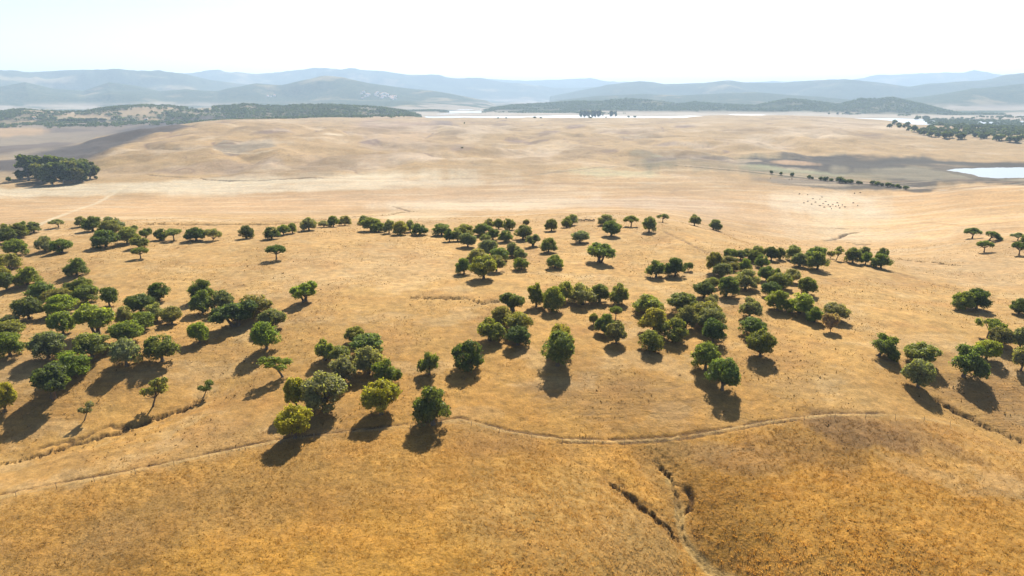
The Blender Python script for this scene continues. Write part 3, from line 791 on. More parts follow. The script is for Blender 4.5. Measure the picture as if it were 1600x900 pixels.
# every tree of the pasture: crown centre x, foot y, crown width, top y, shape, tone (photo pixels) [, foot x]
# a block is (phrase | None, group, rows); with None each row ends in its own label
TREES = [
 ("in clump at far tree line's left end", 'trees at the left end of the far tree line',
  [(11,379,26,357,'R','d'),(14,372,22,350,'D','o'),(29,371,31,350,'D','g'),(37,366,22,347,'D','g'),(53,363.5,24,347,'D','s'),(25,399,35,374.5,'D','b')]),
 (None, 'lone trees', [(92,355.5,25,343,'U','s','small grey green tree by itself beside the pale track at the far left')]),
 ('of the pair below the far left tree line', 'pair below the far left tree line', [(71,392.5,26,370,'D','s'),(97,394.5,30,374.5,'D','b')]),
 ("in the left plateau edge thicket", 'thicket on the plateau edge at the left',
  [(128,354,18,338.5,'D','s'),(145,361,29,339,'D','d'),(177,360,32,339.5,'D','s'),(172,365,35,345,'D','o'),(166,386,38,360,'D','d'),(199,380,30,355.5,'R','o'),(210,359.5,12,352,'D','s'),(218,387.5,27,369,'D','o'),(220,404,24,387,'U','o'),(228,374.5,19,357.5,'S','d')]),
 ('in the spaced row right of the left thicket', 'spaced row right of the left thicket', [(251.5,375,19,358,'D','d'),(272,375.5,25.5,357.5,'U','s'),(307,375.5,31,356,'D','d'),(333,375.5,25,357.5,'S','s')]),
 ('in the row along the dark winding creek', 'row along the dark winding creek',
  [(385,372.5,23,353,'D','d'),(425,373,25,355,'D','d'),(443,367,20,351.5,'R','g'),(457,364.5,15,349,'D','g'),(483,360,25,340.5,'D','s'),(506,355,18,345,'R','s'),(521,354.5,18,337.5,'D','g'),(539,352.5,21,337.5,'D','s')]),
 ('in the row beyond the creek bend', 'row beyond the creek bend',
  [(571,351.5,22,337.5,'D','s'),(580,361,30,341,'D','g'),(592,362.5,20,348,'D','b'),(608,364.5,18,344,'D','s'),(625,366.5,25,346,'D','o'),(641,362.5,17,344.5,'D','s'),(656,367,25,350,'D','d')]),
 ("in upper middle thicket's left part", 'left part of the upper middle thicket',
  [(690,367.5,29,350,'D','g'),(702,377.5,17,358,'D','d'),(715,376.5,19,359,'D','s'),(727,370,32,351,'D','o'),(731,385.5,27,365,'R','s'),(754,367,28,349.5,'D','g'),(759,379,17,367,'S','s')]),
 ("in upper middle thicket's right part", 'right part of the upper middle thicket',
  [(764,356,17,342,'D','s'),(779,358,17,342.5,'D','d'),(796,359.5,20,342,'D','g'),(770,375,22,358,'D','d'),(790,377.5,23,361,'D','g'),(817,374,28,352.5,'R','g'),(822,353.5,10,343,'R','s'),(832,385,22,367,'T','s')]),
 ('in the densest clump of the middle', 'dense clump in the middle',
  [(763,400,29,376,'R','s'),(781,408,28,388,'R','g'),(800,400,22,379.5,'D','s'),(814,404,21,389.5,'D','s'),(745,409,36,389.5,'D','o'),(725,428,25,404,'D','g'),(755.5,435.5,42,401,'R','o'),(776,424,28,400,'R','s'),(814.5,421,25,403,'D','b')]),
 ('scattered in front of the far herd', 'scattered trees in front of the far herd',
  [(861.5,361,21,343,'D','o'),(885,355.5,17,340.5,'D','g'),(893,352,22,335.5,'D','s'),(948,351.5,27,335.5,'D','s'),(955,368.5,29,346,'R','g'),(986,354,25,337,'U','g'),(1014,362.5,22,339.5,'D','s'),(1035.5,347.5,17,334.5,'U','s'),(1085,352.5,19.5,336,'D','s'),(1118,358.5,21,342.5,'D','s',1114)]),
 ("on slope right of the densest clump", 'trees on the open slope right of the dense clump',
  [(857,394.5,28,372.5,'D','g'),(867,418.5,26,399.5,'D','g'),(906,378.5,28,361,'R','s'),(936,409,40,381.5,'T','g')]),
 ("of bare slope trio right of centre", 'trio on the bare slope right of centre', [(1025,433.5,31,408,'D','d'),(1055,431,32,403.5,'D','d'),(1075,423.5,14,410,'S','d')]),
 (None, 'lone trees', [(120.5,430,33,404,'D','d','dark green domed tree standing alone below the left plateau thicket'),
   (432,405.5,30,383.5,'U','d','small dark umbrella-shaped tree alone on the bare pasture below the creek row'),
   (477,470.5,39,441.5,'T','b','bright green two-lobed tree alone in the middle of the bare pasture')]),
 ('in the clump at the left frame edge', 'clump at the left frame edge', [(14,420,38,397,'D','o'),(3,438,26,416,'R','o'),(11,453,28,426,'R','d'),(43.5,444.5,38,418,'D','b')]),
 ("in the left grove's upper band", 'upper band of the left grove',
  [(65,467.5,43,440.5,'D','d'),(108,461,22,442,'D','d'),(130,460,31,435,'R','d'),(136,472,38,446,'D','g'),(94,475,42,452,'R','o'),(97,490.5,45,461,'D','b'),(45.5,498,41,465,'R','d'),(171.5,478,29,449,'R','d')]),
 ("in the left grove's middle band", 'middle band of the left grove',
  [(249,470,32,442,'D','d'),(220.5,487.5,43,460,'R','d'),(245,501,30,475,'D','s'),(269,506,31,480,'R','o'),(196,506,26,479,'D','s'),(224,514,37,488,'R','b'),(154,522,53,477,'T','b'),(99,521.5,36,488,'R','g'),(199,534,46,503,'R','g')]),
 ("in lower left grove's left part", 'left part of the lower left grove',
  [(17,509,26,492,'R','s'),(14,527,44,502,'R','o'),(16,556,42,520.5,'D','b'),(76,559,51,520.5,'R','s'),(110,588,55,551,'D','b'),(84,620,60,571,'T','d')]),
 ("in lower left grove's right part", 'right part of the lower left grove', [(145,557.5,50,522,'R','g'),(198,571.5,45,531,'D','s'),(254,564,52,526,'R','g'),(312,535,31,505,'R','b')]),
 (None, 'lone trees', [(8,643,36,601,'R','y','yellow green bush tree cut off by the left frame edge'),
   (250,635,36,592,'L','o','thin leaning olive green tree just above the left gully',239),
   (319,621,24,596,'L','g','small tree on the gully bank at the gully upper end',318),
   (144,657,24,630,'L','s','smallest sparse leaning tree beside the dark hollow at lower left',132)]),
 ('in the dark clump left of centre', 'dark clump left of centre',
  [(315,470,33,438,'D','d'),(317.5,488.5,36,455,'D','g'),(348,486.5,35,455,'D','s'),(371,508.5,59,472,'T','d'),(401,494,50,461,'D','o'),(427,512.5,38,484,'R','s'),(417,545.5,42,504.5,'R','b')]),
 ("in the central row of tall-stemmed trees", 'row of tall stemmed trees at centre',
  [(838,479,28,445,'D','g'),(864,485,35,449,'D','g'),(882.5,471,30,441,'D','o'),(910,475.5,42,445,'D','s'),(937,471.5,29,445,'D','g'),(966.5,475,30,444,'D','o')]),
 ('in the bunch just left of centre row', 'bunch just left of the centre row', [(802,486,40,459,'T','d'),(783,508,36,479.5,'D','o'),(809,519,41,490,'R','o'),(766,532.5,46,500,'D','g'),(809,539,37,511.5,'D','d')]),
 ('in the small group under the centre row', 'small group under the centre row', [(927,507.5,14,490,'R','o'),(962,498,19,479,'U','g'),(946,521,33,492,'D','g'),(963,536.5,33,504,'R','s')]),
 (None, 'lone trees', [(730,577,48,536,'D','d','dark green domed tree with clear trunk, alone at picture centre'),
   (876,552,40,509,'R','o','olive crown half hidden behind the big round tree at centre'),
   (871,571,50,521,'R','g','big round bushy tree overlapping another behind, shadow straight below')]),
 ("in middle right grove's left part", 'left part of the middle right grove', [(1012,490.5,46,462,'D','o'),(1021,520,44,483,'D','o'),(1052,531.5,39,500,'D','o'),(1015,547,37,518,'D','g')]),
 ("in middle right grove's right part", 'right part of the middle right grove', [(1065,487,45,459,'D','o'),(1071,513.5,32,479,'D','s'),(1106,502,44,473,'R','o'),(1108,514,46,482,'R','o'),(1114,535,36,500,'R','d'),(1111,481,23,461.5,'S','s')]),
 (None, 'lone trees', [(1102,578,42,537.5,'D','g','mid green domed tree touching the darker tree with the longest shadow'),
   (1128,609,51,562,'R','d','dark green tree with dry patches and the long shadow near the path')]),
 ('of the short column right of middle grove', 'short column of three right of the middle grove', [(1171,497,36,467,'D','s'),(1174,524.5,41,498,'D','d'),(1187.5,557,40,518,'R','g')]),
 ("at the front of upper right thicket", 'front of the upper right thicket', [(1115,426,24,395,'R','o'),(1137,416,34,401,'D','o'),(1129,433.5,27,412.5,'R','s'),(1146,424,17,411,'R','o'),(1165,424.5,20,405,'D','b'),(1190,417.5,22,399,'D','g')]),
 ("at the back of upper right thicket", 'back of the upper right thicket', [(1141,404,22,389,'R','g'),(1157,405,18,391,'R','s'),(1169,404,20,389,'R','g'),(1185,403,20,385,'R','o'),(1179,409.5,22,392,'R','d'),(1205,406.5,20,386,'R','d'),(1219,405.5,14,387,'D','g'),(1239,406,23,384,'D','s')]),
 ('in the ridge row right of upper thicket', 'ridge row right of the upper right thicket',
  [(1248,416.5,24,396,'D','s'),(1275,406,31,386,'D','g'),(1277,421,31,394,'D','g'),(1297,404,11,392,'S','s'),(1310,407,17,386,'L','s',1306),(1332,410.5,24,388,'D','g'),(1349,403,19,386,'D','s'),(1352,413,17,394.5,'D','g'),(1378,404,18,388,'R','d'),(1376,419,31,397,'D','g')]),
 ('in the grove below the ridge row', 'grove below the ridge row', [(1197,439,26,417,'R','g'),(1215,430.5,10,419,'R','g'),(1235,441.5,28,421,'R','s'),(1219,451,37,427,'R','g'),(1260,460,27,434,'D','g'),(1203,463,28,441,'R','d'),(1214,484,34,455,'D','b'),(1249,489,46,459,'D','b')]),
 (None, 'trees around the dry shrub', [(1272,503,28,480,'D','b','bright green domed tree just left of the dry brown shrub'),
   (1306,500,39,475,'R','s','wide grey green tree behind the dry brown shrub'),
   (1297.5,517,26,490,'S','r','dry brown grey leafless-looking shrub tree in front of grey green one')]),
 ('of four around a domed dark tree', 'four trees around the domed dark tree', [(1100,465,34,440,'R','d'),(1112,450.5,22,434,'R','o'),(1137,463,31,433,'D','d',1134),(1164,452,40,422.5,'D','s')]),
 ('in the group on the far right hill', 'trees on the far right hill', [(1519,372.5,26,356,'U','d'),(1549,376.5,27,360.5,'U','d',1544),(1537.5,394,22.5,376.5,'U','g'),(1590,376,20,363.5,'U','s'),(1592,399,24,378.5,'U','d'),(1602,382,16,368,'D','d')]),
 (None, 'trees at the right edge', [(1503,483,32,456,'D','g','smaller left one of two joined trees alone on the right pasture'),
   (1525,482,37,452,'D','d','larger dark right one of two joined trees on the right pasture'),
   (1592,490.5,27,467,'D','d','dark domed tree on the right frame edge right of the joined pair'),
   (1386,556,43,522,'D','g','mid green tree leaning right off a trunk at its left side',1373),
   (1438,568,46,537,'R','o','olive green round tree above the soft grey green one, right slope'),
   (1434,605,46,563,'R','s','soft grey green round tree at the top of the right gully')]),
 ('in the last group on the right slope', 'last group on the right slope', [(1513,588,50,540,'D','d',1505),(1540,561,37,532,'R','y'),(1543,528,39,497.5,'U','g'),(1562,541,34,512,'R','s'),(1593,546,26,512,'D','s'),(1595,579,30,542,'R','s')]),
 ('in the group above the biggest grey dome', 'group above the biggest grey dome', [(506,563,33,532.5,'D','g',508),(532,566,33,541,'R','o'),(555,536,31,512,'R','o'),(574,551,47,523,'D','g'),(577,583,44,543.5,'D','s'),(538,596.5,43,557,'R','s'),(604,602,42,565,'D','g')]),
 (None, 'foreground trees', [(671,585,32,552,'D','g','small mid green tree with visible limbs left of the lone central tree'),
   (431,589,42,555.5,'L','b','leaning half bare tree above the foreground clump, left of centre',442),
   (464,638,34,592,'R','y','yellow green tree tucked behind the biggest grey dome'),
   (507,641,64,587,'D','s','biggest grey green dome of the foreground clump'),
   (461,684,50,637,'R','y','low yellow green bush tree nearest the camera below grey dome'),
   (596,647,60,600,'R','y','yellow green domed tree between grey dome and gappy dark tree'),
   (677,663,57,609,'D','d','dark gappy tree just above the path, right of the yellow dome')]),
]
rows = []
for phrase, group, rr_ in TREES:
    order = sorted(range(len(rr_)), key=lambda i: rr_[i][0])
    for rank, i in enumerate(order):
        r_ = rr_[i]; footx = r_[0]; label = None
        for e in r_[6:]:
            if isinstance(e, str): label = e
            else: footx = e
        if label is None:
            label = '%s %s tree, %s %s' % (TONES[r_[5]][1], SHAPES[r_[4]], ORD[rank], phrase)
        rows.append((*r_[:6], footx, label, group))
FT = ground_at([r_[6] for r_ in rows], [r_[1] for r_ in rows])
TREE_FEET = []
for k, (cx, fy, w, top, kind, tone, fx, label, group) in enumerate(rows):
    P = FT[k]
    depth = P[1] * math.cos(PITCH) + (CAMZ - P[2]) * math.sin(PITCH)
    dep = math.atan2(CAMZ - P[2], math.hypot(P[0], P[1]))
    wm = w * depth / FPX
    hm = (fy - top) * depth / FPX / math.cos(dep) * .97
    var = PROTO[kind][k % len(PROTO[kind])]
    shift = (cx - fx) * depth / FPX
    root = bpy.data.objects.new('evergreen_tree', None); COL.objects.link(root)
    root.empty_display_size = .5
    root.location = (P[0], P[1], float(zsurf(P[0], P[1])) - .05)
    sx = .90 * wm / var[2]; sz = 1.01 * hm / var[3]
    if kind == 'L':
        rz = (0 if cx > fx else math.pi) + random.uniform(-.35, .35)
    else: rz = random.uniform(0, 2 * math.pi)
    root.rotation_euler = (0, 0, rz)
    if kind != 'L' and abs(shift) > .5:
        root.rotation_euler = (0, math.atan2(shift, hm * .6), 0)
    root.scale = (sx * random.uniform(.96, 1.04), sx * random.uniform(.96, 1.04), sz)
    tag(root, label, 'tree', group)
    c = np.array(TONES[tone][0]) * 1.62 * random.uniform(.78, 1.2) * np.array([random.uniform(.95, 1.2), 1, random.uniform(.85, 1.25)])
    cr_ = link('crown', var[0], root); cr_.color = (*c, 1)
    link('trunk', var[1], root)
    TREE_FEET.append((P[0], P[1], wm))
TREE_FEET = np.array(TREE_FEET)

# ------------------------------------------------------------------ grove of tall trees at the left, far trees, hedge
EP = []
for v in range(3):
    cv, cf, tv, tf, w, h = make_tree_geo(900 + v, 'E', 4200, .36)
    EP.append((np_mesh('crown', cv, cf, [M_LEAF]), np_mesh('trunk', tv, tf, [M_PALEBARK], smooth=True), w, h))
GROVE = [(45,282,30,243,'d'),(58,277,26,244,'d'),(72,283,30,245,'g'),(66,287,24,257,'o'),(84,278,28,246,'o'),(82,289,26,256,'g'),(97,281,28,246,'g'),(100,288,24,255,'d'),(112,279,26,248,'g'),(116,286,26,252,'o'),(128,280,26,250,'g'),(130,284.5,24,255,'d'),(141,280,22,252,'o')]
GF = ground_at([q[0] for q in GROVE], [q[1] for q in GROVE])
for rank, k in enumerate(sorted(range(len(GROVE)), key=lambda i: GROVE[i][0])):
    cx, fy, w, top, tone = GROVE[k]; P = GF[k]
    depth = P[1] * math.cos(PITCH) + (CAMZ - P[2]) * math.sin(PITCH)
    wm = w * depth / FPX; hm = (fy - top) * depth / FPX; var = EP[k % 3]
    root = bpy.data.objects.new('tall_grove_tree', None); COL.objects.link(root)
    root.location = (P[0], P[1], float(zsurf(P[0], P[1])) - .1); root.rotation_euler = (0, 0, random.uniform(0, 6.28))
    root.scale = (wm / var[2] * 1.05, wm / var[2] * 1.05, hm / var[3])
    nm = (ORD + ['rightmost'])[rank] if rank < 12 else 'rightmost'
    tag(root, 'tall %s tree, %s in the dense far left grove' % (TONES[tone][1], nm), 'tree', 'tall trees of the dense far left grove')
    c = np.array(TONES[tone][0]) * random.uniform(.85, 1.1)
    o = link('crown', var[0], root); o.color = (*c, 1); link('trunk', var[1], root)

FP = {}
for kind, nl, lf in (('D', 420, 1.0), ('R', 420, 1.0), ('E', 380, 1.0)):
    FP[kind] = []
    for v in range(2):
        cv, cf, tv, tf, w, h = make_tree_geo(500 + v + ord(kind), kind, nl, lf)
        V, F = join([(cv, cf), (tv, tf)])
        FP[kind].append((np_mesh('distant_tree', V, F, [M_LEAF, M_BARK], np.r_[np.zeros(len(cf)), np.ones(len(tf))]), w, h))
def far_plants(name, cat, group, rows_, label_fn):
    G_ = ground_at([q[0] for q in rows_], [q[1] for q in rows_])
    for rank, k in enumerate(sorted(range(len(rows_)), key=lambda i: rows_[i][0])):
        cx, fy, w, h, kind, tone = rows_[k]; P = G_[k]
        depth = P[1] * math.cos(PITCH) + (CAMZ - P[2]) * math.sin(PITCH)
        me, mw, mh = FP[kind][k % 2]
        o = link(name, me); o.location = (P[0], P[1], float(zsurf(P[0], P[1])) - .2); o.rotation_euler = (0, 0, random.uniform(0, 6.28))
        s = w * depth / FPX / mw
        o.scale = (s, s, h * depth / FPX / mh)
        c = np.array(TONES[tone][0]) * random.uniform(.85, 1.15); o.color = (*c, 1)
        tag(o, label_fn(rank, len(rows_), q=rows_[k]), cat, group)
WORDS = 'first second third fourth fifth sixth seventh eighth ninth tenth eleventh twelfth thirteenth fourteenth fifteenth'.split()
def nth(r_, n_):
    if r_ == 0: return 'leftmost'
    if r_ == n_ - 1: return 'rightmost'
    return '%s from left' % WORDS[r_] if r_ <= n_ // 2 else '%s from right' % WORDS[n_ - 1 - r_]

far_plants('field_shrub', 'shrub', 'shrubs at the foot of the grove', [(13,283.5,7,7,'R','g'),(31,280,8,6,'R','g'),(150,280,5,5,'R','o')],
           lambda r_, n_, q: 'small green shrub, %s of three at the foot of the grove' % nth(r_, n_))
HEDGE = [(1205,271.5,5,5),(1220,273.5,5,5),(1237.5,275.5,6,6),(1264,279,6,6),(1269,279.5,4,4),(1282,281.5,6,6),(1290,282.5,8,7),(1299,283,6,5),(1311,285.5,10,9),(1317,286,8,7),(1322,286.5,7,6),(1329,287,8,7),(1341,287.5,6,5),(1345,287,5,4),(1363,288,7,6),(1371,290,8,7),(1378,291,5,5),(1387,292,9,7),(1394,292.5,6,5),(1402,293.5,7,6),(1406,294.5,5,4),(1415,296,8,6)]
far_plants('hedge_shrub', 'shrub', 'shrubs in the hedge along the far right track', [(*q, 'R', 'dg'[i % 2]) for i, q in enumerate(HEDGE)],
           lambda r_, n_, q: 'dark rounded shrub, %s in the hedge along the far track' % nth(r_, n_))
far_plants('lakeside_tree', 'tree', 'tall trees in front of the lake', [(908,183.6,6,11,'E','d'),(914,183.8,7,11,'E','d'),(920,183.8,7,10.5,'E','o'),(926,183.6,7,11,'E','d'),(931,183.6,6,10.5,'E','d'),(936,183.6,7,11,'E','d'),(942.5,181.5,3,6,'E','s'),(955,183,6,9.5,'E','d'),(961,182.8,5,9,'E','d')],
           lambda r_, n_, q: 'dark tall tree, %s of the group standing before the lake' % nth(r_, n_))
far_plants('skyline_shrub', 'shrub', 'specks of shrub on the hill crest before the lake', [(836,184.6,5,2.5,'R','d'),(845,184.8,4,2,'R','d'),(922,184.8,5,2.5,'R','d'),(947,184,3,2,'R','d'),(982,184,4,3,'R','d'),(992,184,5,3,'R','d'),(778,185.3,3,2,'R','d'),(791,185.2,3,2,'R','d'),(725.7,193.5,2,2.5,'R','d'),(722,231.5,4,2,'R','s')],
           lambda r_, n_, q: 'tiny dark shrub, %s along the crest before the lake' % nth(r_, n_))
far_plants('ridge_tree', 'tree', 'trio of trees on the right hill crest', [(1295,178.6,3,2.5,'D','d'),(1309,178.6,4,3,'D','d'),(1323.5,178.2,7,4,'D','d')],
           lambda r_, n_, q: 'dark tree, %s of three on the bare right hill crest' % nth(r_, n_))
EDGE = [(1390,199.5,7,6),(1398,194.5,7,7),(1404,197.5,7,6),(1406,199.5,7,5),(1413,200,7,6),(1418,196.5,7,6),(1420,200,5,4),(1434,187,8,6),(1446,187,10,6),(1420,204,6,5),(1428,206,9,10),(1436,209,8,8),(1444,211,9,8),(1455,213,10,9),(1466,215,10,9),(1476,216,10,10),(1484,215.5,9,9),(1497,217.5,9,9),(1504,217,8,9),(1524,213.5,9,7),(1533,217,10,8),(1541,216.5,9,9),(1557,220,10,9),(1565,219,9,9),(1577,222,10,9),(1586,222.5,11,10),(1595,220,9,9)]
far_plants('wood_edge_tree', 'tree', 'trees along the near edge of the right wood', [(*q, 'D', 'dg'[i % 2]) for i, q in enumerate(EDGE)],
           lambda r_, n_, q: 'dark round tree, %s along the near edge of the right wood' % nth(r_, n_))
CREST = [(95,191,6,5),(102,191,6,6),(109,191,7,6),(116,191.4,7,6),(123,191.2,7,6),(130,191,7,6),(137,190.6,7,6),(144,190.4,7,6),(151,190,6,6),(158,189.8,7,5),(164,189.5,5,4),(55,194,6,4),(62,193.6,7,5),(70,193.4,7,6)]
far_plants('crest_tree', 'tree', 'row of trees behind the dark fallow land', [(*q, 'R', 'd') for q in CREST],
           lambda r_, n_, q: 'dark distant tree, %s in the row behind the dark fallow' % nth(r_, n_))

# woods that read as one mass: many small crowns in one mesh
def wood_mass(name, pts, size, ncards, mat, label=None):
    m = len(pts); g = np.random.default_rng(m)
    s = size * g.uniform(.65, 1.3, m)
    d = g.normal(size=(m, ncards, 3)); d /= np.linalg.norm(d, axis=2, keepdims=True); d[..., 2] = np.abs(d[..., 2]) * 1.0 - .15
    P = pts[:, None] + d * (s[:, None, None] * np.array([.5, .5, .42])) * g.uniform(.75, 1.05, (m, ncards, 1)) + np.array([0, 0, 1]) * (s[:, None, None] * .34)
    cs = np.repeat(s * .42, ncards)
    V = []; 
    P = P.reshape(-1, 3); N = d.reshape(-1, 3) + g.normal(size=P.shape) * .35
    N /= np.linalg.norm(N, axis=1, keepdims=True); t = g.normal(size=P.shape); t -= (t * N).sum(1, keepdims=True) * N; t /= np.linalg.norm(t, axis=1, keepdims=True); b = np.cross(N, t)
    k = cs[:, None]
    V = np.stack([P - t * k * .6, P - b * k * .5, P + t * k * .6, P + b * k * .5], 1).reshape(-1, 3)
    me = np_mesh(name, V, np.arange(len(V)).reshape(-1, 4), [mat])
    o = link(name, me); tag(o, label, None, None, 'stuff'); return o
# right wood
g_ = np.random.default_rng(3)
poly = [(1440,187),(1470,186),(1700,184),(1900,184),(1900,225),(1700,222),(1600,218),(1560,214),(1500,212),(1460,209),(1432,203),(1470,200),(1452,195)]
def in_poly(x, y, poly):
    c = np.zeros(len(x), bool); j = len(poly) - 1
    for i in range(len(poly)):
        xi, yi = poly[i]; xj, yj = poly[j]
        c ^= ((yi > y) != (yj > y)) & (x < (xj - xi) * (y - yi) / (yj - yi + 1e-9) + xi); j = i
    return c
pg = ground_at([p[0] for p in poly], [p[1] for p in poly])
lo = pg[:, :2].min(0); hi = pg[:, :2].max(0)
cand = g_.uniform(lo, hi, (14000, 2)); ok = in_poly(cand[:, 0], cand[:, 1], [tuple(p[:2]) for p in pg])
cand = cand[ok]; dens = fbm(cand[:, 0] / 160, cand[:, 1] / 160, 3, 91); cand = cand[dens > -.25][:3400]
wood_mass('woodland', np.c_[cand, zsurf(cand[:, 0], cand[:, 1])], 13, 26, M_WOOD_LEAF, 'dark wood covering the low ground before the lake at right')
# wooded ridges near the lake
ra = g_.uniform(math.radians(-44), math.radians(44), 90000); rr2 = np.sqrt(g_.uniform(2900 ** 2, 5600 ** 2, 90000))
cx_, cy_ = rr2 * np.sin(ra), rr2 * np.cos(ra)
i_ = np.searchsorted(R, rr2) - 1; j_ = np.searchsorted(AZ, ra) - 1
wv = WOOD[i_, j_]; nz_ = fbm(cx_ / 200, cy_ / 200, 4, 93)
clr = fbm(cx_ / 380, cy_ / 240, 3, 94)
keep = (wv > .35) & (nz_ > -.55 + .5 * (1 - wv)) & (clr > np.where(ra < math.radians(-23), .08, -.5)) & (Z[i_, j_] > LAKE_Z + 2)
cx_, cy_ = cx_[keep][:26000], cy_[keep][:26000]
wood_mass('far_forest', np.c_[cx_, cy_, zsurf(cx_, cy_)], 13, 9, M_WOOD_LEAF, 'dark evergreen forest on the low ridges by the lake')
# scattered bushland on the low land at the far left
ra = g_.uniform(math.radians(-44), math.radians(-8), 9000); rr2 = np.sqrt(g_.uniform(2700 ** 2, 3600 ** 2, 9000)); cx_, cy_ = rr2 * np.sin(ra), rr2 * np.cos(ra)
nz_ = fbm(cx_ / 150, cy_ / 90, 4, 95); keep = nz_ > .12
cx_, cy_ = cx_[keep], cy_[keep]
wood_mass('far_scrub', np.c_[cx_, cy_, zsurf(cx_, cy_)], 11, 12, M_WOOD_LEAF, 'scattered dark scrub on the low land behind the fallow')

# ------------------------------------------------------------------ dry grass and weeds
def tufts(name, x, y, hgt, wid, nb, tint, lean, label, spread=.9):
    m = len(x); g = np.random.default_rng(m)
    z = zsurf(x, y)
    x = np.repeat(x, nb); y = np.repeat(y, nb); z = np.repeat(z, nb); h = np.repeat(hgt, nb) * g.uniform(.55, 1.1, m * nb); w = np.repeat(wid, nb) * g.uniform(.6, 1.3, m * nb)
    a = g.uniform(0, 2 * math.pi, m * nb); off = np.repeat(wid, nb) * spread
    bx = x + np.cos(a) * off * g.random(m * nb); by = y + np.sin(a) * off * g.random(m * nb)
    lx = np.cos(a) * h * g.uniform(.1, lean, m * nb) - .35 * h; ly = np.sin(a) * h * g.uniform(.1, lean, m * nb)
    c, s = np.cos(a + 1.57) * w * .5, np.sin(a + 1.57) * w * .5
    V = np.stack([np.c_[bx - c, by - s, z - .04], np.c_[bx + c, by + s, z - .04], np.c_[bx + lx + c * .5, by + ly + s * .5, z + h], np.c_[bx + lx - c * .5, by + ly - s * .5, z + h * .97]], 1).reshape(-1, 3)
    me = np_mesh(name, V, np.arange(len(V)).reshape(-1, 4), [M_STRAW])
    point_color(me, 'tint', np.repeat(np.repeat(tint, nb, 0), 4, 0))
    o = link(name, me); return tag(o, label, None, None, 'stuff')
g_ = np.random.default_rng(11)
def polar(nn, r0, r1, a=42):
    r = np.sqrt(g_.uniform(r0 ** 2, r1 ** 2, nn)); t = np.radians(g_.uniform(-a, a, nn)); return r * np.sin(t), r * np.cos(t)
# foreground field of standing dry grass, up to the fence
fence_az = np.arctan2(LINE_PTS[0][:, 0], LINE_PTS[0][:, 1]); fence_r = np.hypot(LINE_PTS[0][:, 0], LINE_PTS[0][:, 1])
o_ = np.argsort(fence_az); 
x, y = polar(64000, 60, 185, 44)
lim = np.interp(np.arctan2(x, y), fence_az[o_], fence_r[o_])
rg = np.hypot(x, y); ag = np.arctan2(x, y)
dn = fbm(x / 11, y / 11, 4, 101)
keep = (rg < lim - 1.2 - 2.0 * g_.random(len(x))) & (g_.random(len(x)) < np.clip(.72 + .4 * dn, .3, 1))
for li in (9, 10, 11, 12, 13):
    dch = np.full(len(x), 1e9)
    for p in LINE_PTS[li]: dch = np.minimum(dch, np.hypot(x - p[0], y - p[1]))
    keep &= dch > (1.7 if li == 13 else .7)
x, y, dn, ag, rg = x[keep], y[keep], dn[keep], ag[keep], rg[keep]
tall = sstep(-.16, .02, ag) * (1 - .35 * sstep(.14, .22, ag)) * (1 - sstep(105, 125, rg)) + .35 * sstep(.2, .35, ag)
hh_ = np.clip(.10 + .20 * tall + .04 * dn, .06, .36) * g_.uniform(.7, 1.25, len(x))
tt = tint_at(x, y) * (1.22 + .6 * tall + .15 * dn)[:, None] * g_.uniform(.88, 1.14, (len(x), 1)) * np.array([1.0, 1.0, 1.0])
tufts('dry_grass', x, y, hh_, np.full(len(x), .085), 11, np.clip(tt, .02, .75), .9, 'tall dry golden grass covering the foreground fields', 4.6)
# short weeds and stubble over the pasture
x, y = polar(150000, 95, 420)
dn = fbm(x / 26, y / 26, 4, 111); keep = (dn > -.05) & (g_.random(len(x)) < .5 * np.clip(260 / np.hypot(x, y), .3, 1))
x, y = x[keep], y[keep]
dark = (g_.random(len(x)) < .05) & (np.hypot(x, y) > 135)
tt = tint_at(x, y) * np.where(dark, .6, 1.15)[:, None]
tufts('pasture_weeds', x, y, np.where(dark, g_.uniform(.12, .42, len(x)), g_.uniform(.08, .25, len(x))), np.where(dark, .30, .18), 3, np.clip(tt, .02, .6), .8, 'short dry weeds dotted over the grazed pasture')

gx, gy, gs = [], [], []
for (pts, w, dep, col, st), Gp in zip(LINES, LINE_PTS):
    if dep < .8 or np.hypot(*Gp[0, :2]) > 420: continue
    for a, b in zip(Gp[:-1], Gp[1:]):
        k = int(np.hypot(*(b - a)[:2]) * 5)
        t = g_.random(k); q = a[:2] + (b - a)[:2] * t[:, None] + g_.normal(size=(k, 2)) * w * .75
        gx.append(q[:, 0]); gy.append(q[:, 1]); gs.append(np.full(k, w))
gx, gy, gs = map(np.concatenate, (gx, gy, gs))
gk = fbm(gx / 4, gy / 4, 3, 131) > -.1; gx, gy, gs = gx[gk], gy[gk], gs[gk]
gt = np.where((g_.random(len(gx)) < .5)[:, None], np.array([.075, .055, .026]), np.array([.20, .135, .06])) * g_.uniform(.7, 1.3, (len(gx), 1))
tufts('gully_weeds', gx, gy, g_.uniform(.12, .5, len(gx)), np.full(len(gx), .11), 6, gt, .8, 'brown weeds growing along the eroded gullies', 2.5)

